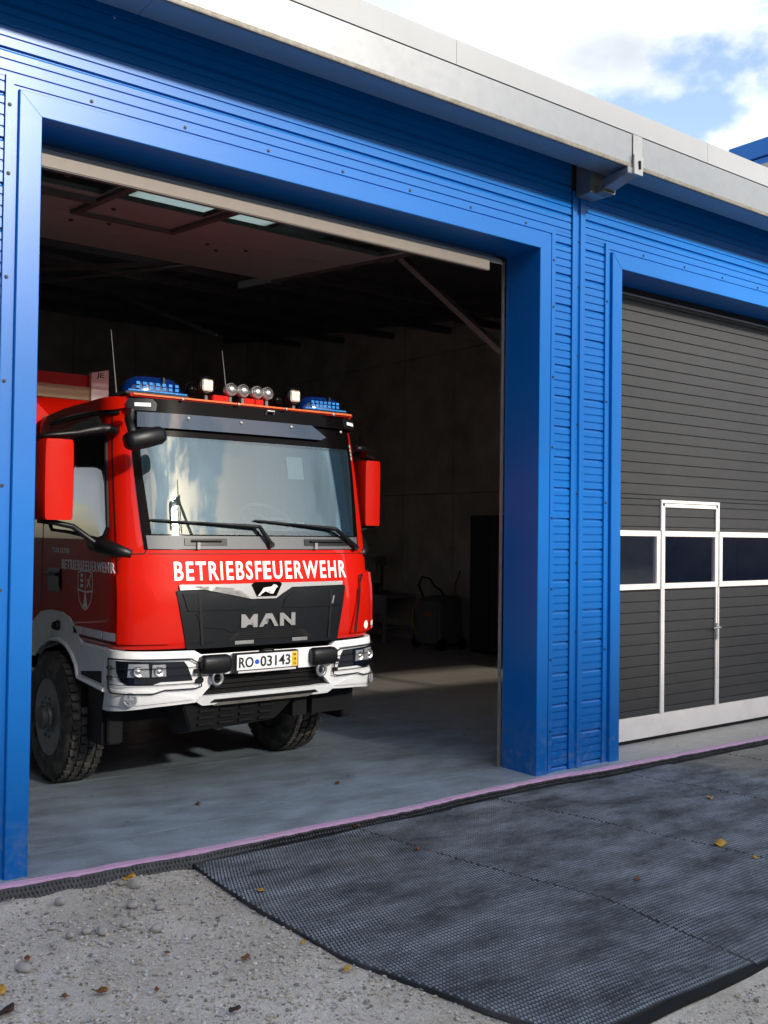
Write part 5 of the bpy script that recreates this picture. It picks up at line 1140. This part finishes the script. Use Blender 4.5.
# sloped red spill guard above the cab's rear edge
b=MB(); b.hexa([(XC-1.13,2.99,2.98),(XC-.42,2.90,2.98),(XC-.40,3.06,2.98),(XC-1.13,3.06,2.98),(XC-1.13,2.85,3.15),(XC-.60,2.80,3.15),(XC-.52,3.06,3.15),(XC-1.13,3.06,3.15)]); b.build('spill_guard',TB,FT)
b=MB(); b.hexa([(XC-1.14,2.86,2.45),(XC-.92,2.72,2.60),(XC-.92,3.0,2.60),(XC-1.14,3.0,2.45),(XC-1.14,2.86,3.14),(XC-.99,2.86,3.0),(XC-.99,3.0,3.0),(XC-1.14,3.0,3.14)]); b.build('headboard_gusset',TB,FT)
b=MB(); b.box(XC-1.09,XC-.60,2.93,2.99,3.17,3.29); b.build('wood_plank',M['wood'],FT,bevel=.004)
b=MB(); b.box(XC-1.09,XC-.60,2.96,3.05,3.295,3.40); b.build('top_rail',TB,FT)
b=MB(); b.hexa([(XC-.60,2.90,3.10),(XC-.44,2.90,3.05),(XC-.44,2.96,3.05),(XC-.60,2.96,3.10),(XC-.60,2.90,3.42),(XC-.44,2.90,3.46),(XC-.44,2.96,3.46),(XC-.60,2.96,3.42)]); wp=b.build('white_post',M['letter'],FT)
b=MB(); b.box(XC-1.14,XC-1.09,2.90,2.96,3.16,3.46); b.build('white_post',M['letter'],FT)
fit_text('JE',.07,.055,lambda x,y,k:(XC-.52+x,2.90-(.002 if k else .0),3.37+y),M['plate_black'],'post_lettering',wp,bold=.01)

FT.location.y-=.036
# ------------------------------------------------------------------ camera
cam_f,yaw,pitch,roll,cy=1000.0,CAMV[1],CAMV[2],CAMV[3],CAMV[4]+.036
cd=bpy.data.cameras.new('camera'); cd.sensor_fit='VERTICAL'; cd.sensor_height=36; cd.sensor_width=27; cd.lens=36*cam_f/1024; cd.clip_start=.05; cd.clip_end=2000
co=bpy.data.objects.new('camera',cd); COL.objects.link(co)
F=Vector((math.sin(yaw)*math.cos(pitch),math.cos(yaw)*math.cos(pitch),math.sin(pitch))); R0=Vector((math.cos(yaw),-math.sin(yaw),0)); U0=R0.cross(F)
Rr=R0*math.cos(roll)+U0*math.sin(roll); Ur=-R0*math.sin(roll)+U0*math.cos(roll)
mw=Matrix((( Rr.x,Ur.x,-F.x,0),(Rr.y,Ur.y,-F.y,-cy),(Rr.z,Ur.z,-F.z,2.0),(0,0,0,1))); co.matrix_world=mw
cd.dof.use_dof=False
scene.camera=co
# ------------------------------------------------------------------ sun and sky
SD_=Vector((.15,-.92,.37)).normalized(); el=math.asin(SD_.z); az=math.atan2(SD_.x,SD_.y)
sd=bpy.data.lights.new('sun','SUN'); sd.energy=SUN_E; sd.angle=R(SUN_A); sd.color=(1,.93,.82)
so=bpy.data.objects.new('sun',sd); COL.objects.link(so); so.rotation_euler=(-SD_).to_track_quat('-Z','Y').to_euler(); so.location=(0,-20,20)
w=bpy.data.worlds.new('World'); scene.world=w; w.use_nodes=True; nt=w.node_tree; N=nt.nodes; L=nt.links
bg=N['Background']; sky=N.new('ShaderNodeTexSky'); sky.sky_type='NISHITA'; sky.sun_disc=False; sky.sun_elevation=el; sky.sun_rotation=az; sky.air_density=1.0; sky.dust_density=1.5
tc=N.new('ShaderNodeTexCoord'); mp=N.new('ShaderNodeMapping'); mp.inputs['Scale'].default_value=(1,1,2.2); mp.inputs['Location'].default_value=CLOUD_LOC; L.new(tc.outputs['Generated'],mp.inputs['Vector'])
n=N.new('ShaderNodeTexNoise'); n.inputs['Scale'].default_value=3.4; n.inputs['Detail'].default_value=9; n.inputs['Roughness'].default_value=.55; n.inputs['Distortion'].default_value=.15; L.new(mp.outputs[0],n.inputs['Vector'])
mr=N.new('ShaderNodeMapRange'); mr.interpolation_type='SMOOTHSTEP'; mr.inputs['From Min'].default_value=CLO; mr.inputs['From Max'].default_value=CHI; L.new(n.outputs['Fac'],mr.inputs['Value'])
n2=N.new('ShaderNodeTexNoise'); n2.inputs['Scale'].default_value=5; n2.inputs['Detail'].default_value=7; L.new(mp.outputs[0],n2.inputs['Vector'])
cr=N.new('ShaderNodeMapRange'); cr.inputs['From Min'].default_value=.3; cr.inputs['From Max'].default_value=.7; cr.inputs['To Min'].default_value=CLOUD_B*.60; cr.inputs['To Max'].default_value=CLOUD_B*1.15; L.new(n2.outputs['Fac'],cr.inputs['Value'])
# air and cloud are brighter towards the veiled sun
nm=N.new('ShaderNodeVectorMath'); nm.operation='NORMALIZE'; L.new(tc.outputs['Generated'],nm.inputs[0])
dt=N.new('ShaderNodeVectorMath'); dt.operation='DOT_PRODUCT'; dt.inputs[1].default_value=SD_; L.new(nm.outputs[0],dt.inputs[0])
cl_=N.new('ShaderNodeClamp'); L.new(dt.outputs['Value'],cl_.inputs[0])
pw=N.new('ShaderNodeMath'); pw.operation='POWER'; pw.inputs[1].default_value=16; L.new(cl_.outputs[0],pw.inputs[0])
ma=N.new('ShaderNodeMath'); ma.operation='MULTIPLY_ADD'; ma.inputs[1].default_value=SUNHALO; ma.inputs[2].default_value=1; L.new(pw.outputs[0],ma.inputs[0])
mb_=N.new('ShaderNodeMath'); mb_.operation='MULTIPLY'; L.new(cr.outputs[0],mb_.inputs[0]); L.new(ma.outputs[0],mb_.inputs[1]); cr=mb_
cc=N.new('ShaderNodeCombineColor'); 
for i,k in enumerate((.93,1,1.09)):
    mm=N.new('ShaderNodeMath'); mm.operation='MULTIPLY'; mm.inputs[1].default_value=k; L.new(cr.outputs[0],mm.inputs[0]); L.new(mm.outputs[0],cc.inputs[i])
sg=N.new('ShaderNodeMix'); sg.data_type='RGBA'; sg.blend_type='MULTIPLY'; sg.inputs['Factor'].default_value=1; sg.inputs['B'].default_value=(SKYG*1.12,SKYG*1.03,SKYG*.98,1); L.new(sky.outputs[0],sg.inputs['A'])
mx=N.new('ShaderNodeMix'); mx.data_type='RGBA'; L.new(mr.outputs[0],mx.inputs['Factor']); L.new(sg.outputs['Result'],mx.inputs['A']); L.new(cc.outputs[0],mx.inputs['B'])
L.new(mx.outputs['Result'],bg.inputs['Color']); bg.inputs['Strength'].default_value=SKY_S
vs_=scene.view_settings; vs_.view_transform='Standard'; vs_.look='None'; vs_.gamma=1; vs_.exposure=EXPO; vs_.use_curve_mapping=False
scene.render.engine='CYCLES'
scene.cycles.max_bounces=8; scene.cycles.diffuse_bounces=4; scene.cycles.glossy_bounces=4; scene.cycles.transparent_max_bounces=8
